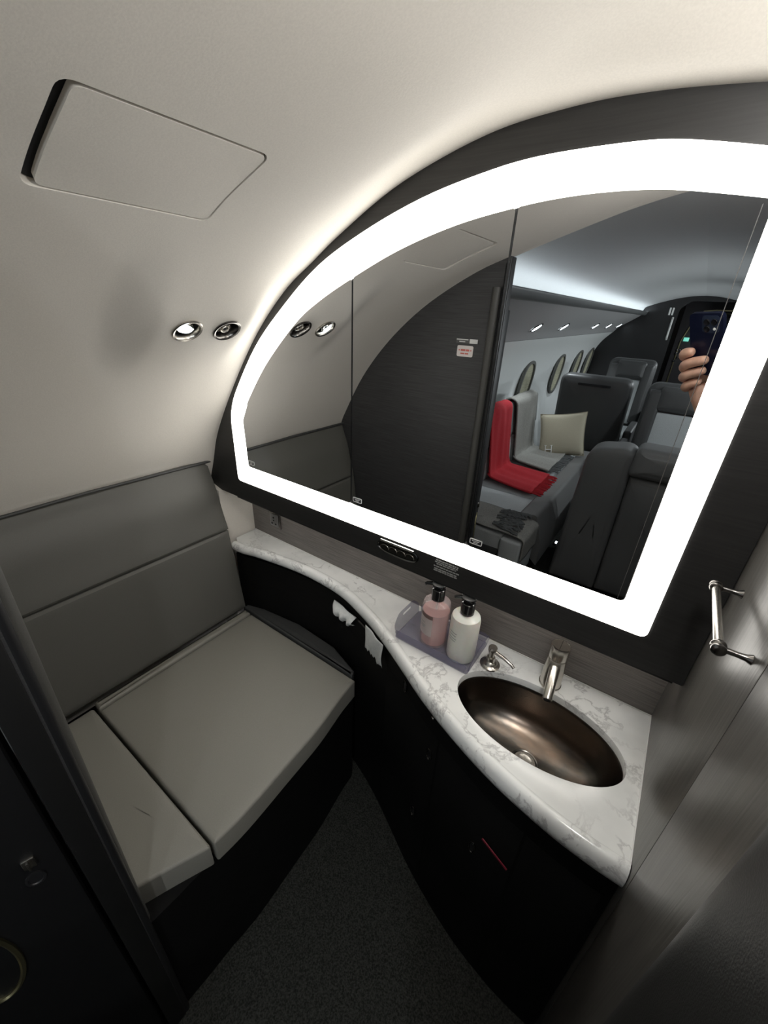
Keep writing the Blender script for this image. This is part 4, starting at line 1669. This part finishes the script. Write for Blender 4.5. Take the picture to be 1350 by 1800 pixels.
for (i, j) in [(k, 0) for k in range(N)] + [(N, k) for k in range(N)] + [(N - k, N) for k in range(N)] + [(0, N - k) for k in range(N)]:
    u, v = i / N * 2 - 1, j / N * 2 - 1
    loop.append(PC + pa * (u * HS * (1 - 0.07 * (1 - v * v) * abs(u) ** 2)) + pb * (v * HS * (1 - 0.07 * (1 - u * u) * abs(v) ** 2)))
tube(bm, loop + [loop[0]], 0.005, 6, False)
make('pillow_piping', bm, mat('piping', (0.30, 0.27, 0.20), 0.9), pr)
# which way the letter reads: photo shows it un-mirrored symmetric H
bm = bmesh.new()


def on_pillow(u, v, off=0.002):
    th = 0.075 * ((1 - u ** 2) ** 0.5 * (1 - v ** 2) ** 0.5) ** 0.8
    return PC + pa * (u * HS) + pb * (v * HS) + pn * (th + off)


def strokes(bm, segs, w):
    for (p, q) in segs:
        pts = [on_pillow(p[0] + (q[0] - p[0]) * k / 6, p[1] + (q[1] - p[1]) * k / 6) for k in range(7)]
        tube(bm, pts, w, 6)


hx, hy = -0.56, -0.66
strokes(bm, [((hx - 0.13, hy - 0.17), (hx - 0.13, hy + 0.20)), ((hx + 0.13, hy - 0.17), (hx + 0.13, hy + 0.20)), ((hx - 0.13, hy + 0.01), (hx + 0.13, hy + 0.01))], 0.0050)
for (a_, b_) in ((hx - 0.13, hy - 0.17), (hx - 0.13, hy + 0.20), (hx + 0.13, hy - 0.17), (hx + 0.13, hy + 0.20)):
    strokes(bm, [((a_ - 0.05, b_), (a_ + 0.05, b_))], 0.0028)
make('letter_mark', bm, WHITEM, pr)


# ------------------------------------------------------------------ cabin chairs
def chair(name, label, cx, y, w, top, facing, shell=LEATHERD, insert=None, floor_z=FZ, back_only=False, slot=False):
    """facing +1: occupant looks towards the lavatory (we see the front in the mirror); -1: we see the back"""
    rt = root(name, (cx, y, floor_z), label, 'seat')
    hw = w / 2
    seatz = -1.45
    d = 0.11
    # backrest shell
    bm = bmesh.new()
    lean = 0.16
    fn = lambda u, v, wv: Vector((cx + u, y + wv - facing * (v - seatz) * lean, v))
    ol_ = round_poly([(-hw, seatz - 0.05), (hw, seatz - 0.05), (hw * 1.0, top), (-hw * 1.0, top)], [0.03, 0.03, 0.10, 0.10], 6)
    # two-sided pad
    pad(bm, ol_, fn, -d, d, 0.05, 6, 0.015, rb=0.05)
    make('backrest', bm, shell, rt)
    bm = bmesh.new()
    pad(bm, round_poly([(cx - hw, y + facing * 0.12 if facing > 0 else y - 0.75), (cx + hw, y + facing * 0.12 if facing > 0 else y - 0.75), (cx + hw, y + 0.75 if facing > 0 else y - 0.12), (cx - hw, y + 0.75 if facing > 0 else y - 0.12)], 0.06), XY, seatz - 0.16, seatz, 0.04, 5, 0.01)
    make('seat', bm, insert or shell, rt)
    for s in (-1, 1):
        bm = bmesh.new()
        x0 = cx + s * (hw + 0.02) - (0.0 if s > 0 else 0.09)
        y0, y1 = (y + 0.02, y + 0.70) if facing > 0 else (y - 0.70, y - 0.02)
        box(bm, (x0, y0, -1.75), (x0 + 0.09, y1, seatz + 0.27), 0.03, 4)
        make('armrest', bm, shell, rt)
    bm = bmesh.new()
    box(bm, (cx - hw * 0.7, min(y, y + facing * 0.7), floor_z), (cx + hw * 0.7, max(y, y + facing * 0.7), seatz - 0.165), 0.02)
    make('pedestal', bm, TRIMB, rt)
    if facing > 0:
        for s in (-1, 1):
            bm = bmesh.new()
            fn2 = lambda u, v, wv: Vector((cx + u, y + d + 0.012 + wv - (v - seatz) * lean, v))
            pad(bm, round_poly([(s * hw * 0.93 - (0.0 if s < 0 else 0.13), seatz + 0.05), (s * hw * 0.93 + (0.13 if s < 0 else 0.0), seatz + 0.05), (s * hw * 0.93 + (0.13 if s < 0 else 0.0), top - 0.06), (s * hw * 0.93 - (0.0 if s < 0 else 0.13), top - 0.06)], 0.03), fn2, 0.0, 0.055, 0.03, 5)
            make('side_bolster', bm, shell, rt)
        bm = bmesh.new()
        pad(bm, round_poly([(-hw * 0.62, top - 0.26), (hw * 0.62, top - 0.26), (hw * 0.62, top - 0.02), (-hw * 0.62, top - 0.02)], 0.05), fn2, 0.0, 0.06, 0.03, 5, 0.01)
        make('headrest', bm, shell, rt)
        if insert:
            bm = bmesh.new()
            pad(bm, round_poly([(-hw * 0.60, seatz + 0.03), (hw * 0.60, seatz + 0.03), (hw * 0.60, top - 0.28), (-hw * 0.60, top - 0.28)], 0.03), fn2, 0.0, 0.03, 0.015, 4, 0.005)
            o = make('centre_panel', bm, insert, rt)
            o['label'] = 'pale grey fabric centre panel'
    elif slot:
        bm = bmesh.new()
        fn3 = lambda u, v, wv: Vector((cx + u, y + d + 0.016 + wv + (v - seatz) * lean, v))
        plate(bm, round_poly([(-hw * 0.45, top - 0.11), (hw * 0.45, top - 0.11), (hw * 0.45, top - 0.085), (-hw * 0.45, top - 0.085)], 0.01), [], fn3, -0.01, 0.010)
        make('slot', bm, RUBBER, rt)
    return rt


chair('club_seat', 'broad dark seat back with slot near its top, behind the pillow in the mirror', -0.82, -4.55, 0.76, -0.585, -1, LEATHERD, slot=True)
chair('club_seat', 'dark leather seat facing the lavatory, farthest back in the mirror beside black bulkhead', -0.70, -6.35, 0.62, -0.52, 1, LEATHERD, FABRIC)
chair('club_seat', 'dark leather seat with pale fabric centre, half hidden by the raised hand in mirror', 0.02, -4.25, 0.62, -0.58, 1, LEATHERD, FABRIC)

# nearest grey lounge seat seen from behind
gs = root('lounge_seat', (-0.22, -2.5, FZ), 'large grey padded seat back nearest the doorway, reflected at right of mirror', 'seat')
bm = bmesh.new()
fn = lambda u, v, w: Vector((u, -2.45 + w, v))
pad(bm, round_poly([(-0.50, FZ + 0.06), (-0.13, FZ + 0.06), (-0.13, -0.86), (-0.19, -0.83), (-0.44, -0.87)], [0.02, 0.02, 0.03, 0.05, 0.10], 6), fn, -0.16, 0.12, 0.04, 5, 0.01, rb=0.04)
make('backrest', bm, LEATHERG, gs)
bm = bmesh.new()
pad(bm, round_poly([(-0.15, -1.02), (0.35, -1.02), (0.35, -0.80), (-0.13, -0.80)], 0.05, 6), fn, -0.12, 0.15, 0.05, 5, 0.01, rb=0.05)
make('headrest', bm, LEATHERG, gs)
bm = bmesh.new()
pad(bm, round_poly([(-0.128, FZ + 0.06), (0.40, FZ + 0.06), (0.40, -1.03), (-0.128, -1.03)], 0.02, 4), fn, -0.14, 0.10, 0.04, 5, 0.01, rb=0.04)
make('side_panel', bm, LEATHERG, gs)
bm = bmesh.new()
box(bm, (-0.45, -3.1, FZ), (0.38, -2.62, -1.45), 0.04, 3)
make('seat', bm, LEATHERG, gs)

# aisle floor light
fl = root('floor_light', (-0.6, -3.07, FZ), 'tiny white floor light glinting beside divan base, reflected in mirror', 'light')
bm = bmesh.new()
box(bm, (-0.608, -3.09, FZ + 0.001), (-0.592, -3.05, FZ + 0.010), 0.002)
make('lens', bm, DOWNM, fl)
bm = bmesh.new()
box(bm, (-0.62, -3.14, FZ), (-0.58, -3.00, FZ + 0.004), 0.001)
make('housing', bm, CHROMED, fl)

# ================================================================== photographer and phone
def camp(px, py, d):
    """point in the phone's own plane: px,py measured in the mirror image, d metres towards the mirror"""
    k = 0.72 / 487.0
    return CAMP + CX * ((px - 1240) * k) + CY * ((py - 568) * k) + CZ * d


def world_bm_obj(name, bm, material, parent, loc=(0, 0, 0)):
    me = bpy.data.meshes.new(name)
    bmesh.ops.recalc_face_normals(bm, faces=bm.faces)
    bm.to_mesh(me)
    bm.free()
    me.materials.append(material)
    for p in me.polygons:
        p.use_smooth = True
    me.set_sharp_from_angle(angle=math.radians(40))
    o = bpy.data.objects.new(name, me)
    COL.objects.link(o)
    if parent:
        o.parent = parent
        me.transform(Matrix.Translation(-Vector(parent.location)))
    return o


ph = bpy.data.objects.new('smartphone', None)
COL.objects.link(ph)
ph.location = camp(1237, 600, -0.01)
tag(ph, 'dark blue smartphone held upright in a hand, reflected at right of mirror', 'phone')
x0, x1, y0, y1 = 1208, 1267, 553, 668
bm = bmesh.new()
outl = round_poly([(x0, y0), (x1, y0), (x1, y1), (x0, y1)], 9, 6)
fnp = lambda u, v, w: camp(u, v, w)
pad(bm, outl, fnp, -0.0165, -0.006, 0.002, 3, rb=0.002)
world_bm_obj('phone_body', bm, PHONEB, ph)
bm = bmesh.new()
pad(bm, round_poly([(1231, 557), (1261, 557), (1261, 587), (1231, 587)], 7, 5), fnp, -0.007, -0.0048, 0.0008, 2)
cb = world_bm_obj('camera_bump', bm, mat('bump', (0.02, 0.028, 0.05), 0.3), ph)
for (u, v) in ((1240, 568), (1240, 580), (1253, 568)):
    bm = bmesh.new()
    cc = camp(u, v, -0.0048)
    a, b, n = basis(CZ)
    lathe(bm, [(0.0080, 0.0), (0.0080, 0.0014), (0.0068, 0.0018), (0.0064, 0.0008), (0.002, 0.0006)], cc, CZ, 28)
    world_bm_obj('lens', bm, LENS, ph)
bm = bmesh.new()
lathe(bm, [(0.0035, 0.0), (0.0033, 0.0006), (0.001, 0.0007)], camp(1253, 580, -0.0047), CZ, 20)
world_bm_obj('flash', bm, WHITEM, ph)


def skin_obj(name, nodes, edges, material, rootn=0, sub=2, parent=None):
    """nodes: list of (Vector world, radius)"""
    me = bpy.data.meshes.new(name)
    base = Vector(parent.location) if parent else nodes[rootn][0].copy()
    me.from_pydata([n_[0] - base for n_ in nodes], edges, [])
    o = bpy.data.objects.new(name, me)
    COL.objects.link(o)
    if parent:
        o.parent = parent
    else:
        o.location = base
    md = o.modifiers.new('skin', 'SKIN')
    sv = me.skin_vertices[0].data
    for i, n_ in enumerate(nodes):
        r = n_[1]
        sv[i].radius = (r, r) if not isinstance(r, tuple) else r
    sv[rootn].use_root = True
    md.use_smooth_shade = True
    s = o.modifiers.new('sub', 'SUBSURF')
    s.levels = sub
    s.render_levels = sub
    dg = bpy.context.evaluated_depsgraph_get()
    m2 = bpy.data.meshes.new_from_object(o.evaluated_get(dg))
    o.modifiers.clear()
    o.data = m2
    m2.materials.clear()
    m2.materials.append(material)
    for p in m2.polygons:
        p.use_smooth = True
    return o


V = Vector
bxm, bym = 0.37, -1.12
pel = V((bxm, bym, 0.88))
nodes = [(pel, 0.13), (V((bxm, bym, 1.05)), 0.12), (V((bxm, bym, 1.22)), 0.135), (V((bxm, bym, 1.36)), 0.11), (V((bxm, bym, 1.44)), 0.055), (V((bxm, bym + 0.01, 1.50)), 0.055),
         (V((bxm, bym + 0.03, 1.57)), 0.078), (V((bxm, bym + 0.025, 1.64)), 0.078), (V((bxm, bym + 0.02, 1.69)), 0.05)]
edges = [(0, 1), (1, 2), (2, 3), (3, 4), (4, 5), (5, 6), (6, 7), (7, 8)]


def addn(p, r, par):
    nodes.append((p, r))
    edges.append((par, len(nodes) - 1))
    return len(nodes) - 1


# legs
for s in (-1, 1):
    h = addn(V((bxm + s * 0.09, bym, 0.82)), 0.09, 0)
    k_ = addn(V((bxm + s * 0.10, bym + 0.02, 0.47)), 0.058, h)
    an = addn(V((bxm + s * 0.10, bym - 0.02, 0.09)), 0.04, k_)
    addn(V((bxm + s * 0.11, bym + 0.13, 0.035)), 0.033, an)
# right arm hanging
sh = addn(V((bxm + 0.19, bym, 1.33)), 0.058, 3)
el = addn(V((bxm + 0.25, bym - 0.02, 1.06)), 0.043, sh)
wr_ = addn(V((bxm + 0.26, bym + 0.06, 0.82)), 0.027, el)
pm = addn(V((bxm + 0.26, bym + 0.08, 0.75)), 0.034, wr_)
for q, (dx, dy, L) in enumerate(((0.0, 0.035, 0.085), (0.0, 0.012, 0.095), (0.0, -0.010, 0.088), (0.0, -0.030, 0.070))):
    f1 = addn(V((bxm + 0.26, bym + 0.08 + dy, 0.715)), 0.009, pm)
    f2 = addn(V((bxm + 0.255, bym + 0.085 + dy, 0.715 - L * 0.5)), 0.0085, f1)
    addn(V((bxm + 0.245, bym + 0.085 + dy, 0.715 - L)), 0.0075, f2)
t1 = addn(V((bxm + 0.245, bym + 0.12, 0.755)), 0.011, pm)
addn(V((bxm + 0.235, bym + 0.14, 0.715)), 0.009, t1)
# raised arm holding the phone
sh = addn(V((bxm - 0.17, bym + 0.02, 1.33)), 0.058, 3)
el = addn(V((0.20, -0.93, 1.12)), 0.045, sh)
f_ = addn(camp(1236, 790, -0.055), 0.034, el)
wr_ = addn(camp(1227, 745, -0.022), 0.031, f_)
pm = addn(camp(1212, 706, -0.022), (0.038, 0.030), wr_)
pm2 = addn(camp(1206, 672, -0.032), (0.038, 0.026), pm)
FING = [((1200, 643), (1196, 634, -0.006), (1207, 621, 0.012), (1226, 618, 0.010), 0.0145),
        ((1200, 664), (1196, 657, -0.003), (1211, 641, 0.016), (1250, 631, 0.008), 0.0150),
        ((1199, 684), (1194, 678, -0.003), (1208, 664, 0.016), (1245, 652, 0.008), 0.0145),
        ((1202, 703), (1196, 699, -0.005), (1209, 686, 0.013), (1237, 675, 0.008), 0.0135)]
for (k0, a_, b_, c_, r) in FING:
    n0 = addn(camp(k0[0], k0[1], -0.026), r * 1.15, pm2 if k0[1] < 690 else pm)
    n1 = addn(camp(*a_), r * 1.05, n0)
    n2 = addn(camp(*b_), r * 0.98, n1)
    n3 = addn(camp((b_[0] + c_[0]) / 2, (b_[1] + c_[1]) / 2 - 1, (b_[2] + c_[2]) / 2 + 0.001), r * 0.92, n2)
    addn(camp(*c_), r * 0.80, n3)
# thumb on the screen side
t1 = addn(camp(1219, 690, -0.038), 0.016, pm)
t2 = addn(camp(1232, 668, -0.034), 0.013, t1)
addn(camp(1244, 646, -0.030), 0.011, t2)
person = bpy.data.objects.new('person', None)
COL.objects.link(person)
person.location = (bxm, bym, 0)
tag(person, 'person standing in doorway raising a phone, hand reflected at right of mirror', 'person')
body = skin_obj('body', nodes, edges, SKIN, 0, 2, person)
# face details belong to the body volume: nose and ears as small parts
def blob(name, c, rad, material):
    bm = bmesh.new()
    bmesh.ops.create_icosphere(bm, subdivisions=3, radius=1.0)
    for v in bm.verts:
        v.co = Vector((c[0] + v.co.x * rad[0], c[1] + v.co.y * rad[1], c[2] + v.co.z * rad[2]))
    return world_bm_obj(name, bm, material, person)


blob('nose', (bxm, bym + 0.108, 1.565), (0.012, 0.020, 0.024), SKIN)
for s in (-1, 1):
    blob('ear', (bxm + s * 0.077, bym + 0.02, 1.58), (0.010, 0.018, 0.030), SKIN)
    blob('eye', (bxm + s * 0.031, bym + 0.093, 1.595), (0.012, 0.009, 0.008), mat('eye', (0.5, 0.5, 0.48), 0.2))
blob('mouth', (bxm, bym + 0.100, 1.530), (0.024, 0.008, 0.006), mat('lips', (0.42, 0.14, 0.12), 0.5))
bm = bmesh.new()
bmesh.ops.create_icosphere(bm, subdivisions=4, radius=1.0)
for v in list(bm.verts):
    if v.co.y > 0.35 and v.co.z < 0.55:
        bm.verts.remove(v)
for v in bm.verts:
    v.co = Vector((bxm + v.co.x * 0.092, bym + 0.012 + v.co.y * 0.098, 1.625 + v.co.z * 0.098))
world_bm_obj('hair', bm, HAIR, person)
# jumper: torso and sleeves
nd = [(pel + V((0, 0, -0.02)), 0.150), (V((bxm, bym, 1.05)), 0.142), (V((bxm, bym, 1.22)), 0.158), (V((bxm, bym, 1.36)), 0.130), (V((bxm, bym, 1.425)), 0.075)]
ed = [(0, 1), (1, 2), (2, 3), (3, 4)]


def addc(p, r, par):
    nd.append((p, r))
    ed.append((par, len(nd) - 1))
    return len(nd) - 1


a = addc(V((bxm + 0.19, bym, 1.33)), 0.075, 3)
a = addc(V((bxm + 0.25, bym - 0.02, 1.06)), 0.058, a)
addc(V((bxm + 0.26, bym + 0.05, 0.85)), 0.044, a)
a = addc(V((bxm - 0.17, bym + 0.02, 1.33)), 0.075, 3)
a = addc(V((0.20, -0.93, 1.12)), 0.062, a)
addc(camp(1240, 830, -0.08), 0.048, a)
skin_obj('jumper', nd, ed, CLOTH, 0, 2, person)
nd = [(pel, 0.148), (V((bxm, bym, 0.98)), 0.145)]
ed = [(0, 1)]
for s in (-1, 1):
    a = addc(V((bxm + s * 0.09, bym, 0.80)), 0.108, 0)
    a = addc(V((bxm + s * 0.10, bym + 0.02, 0.47)), 0.075, a)
    addc(V((bxm + s * 0.10, bym - 0.02, 0.12)), 0.058, a)
skin_obj('trousers', nd, ed, mat('trousers', (0.015, 0.015, 0.018), 0.9), 0, 2, person)
for s in (-1, 1):
    bm = bmesh.new()
    bmesh.ops.create_cube(bm, size=1.0)
    for v in bm.verts:
        v.co = Vector((bxm + s * 0.11 + v.co.x * 0.10, bym + 0.06 + v.co.y * 0.29, 0.045 + v.co.z * 0.088))
    bmesh.ops.bevel(bm, geom=bm.edges[:], offset=0.03, segments=4, profile=0.5, affect='EDGES')
    world_bm_obj('shoe', bm, TRIMB, person)
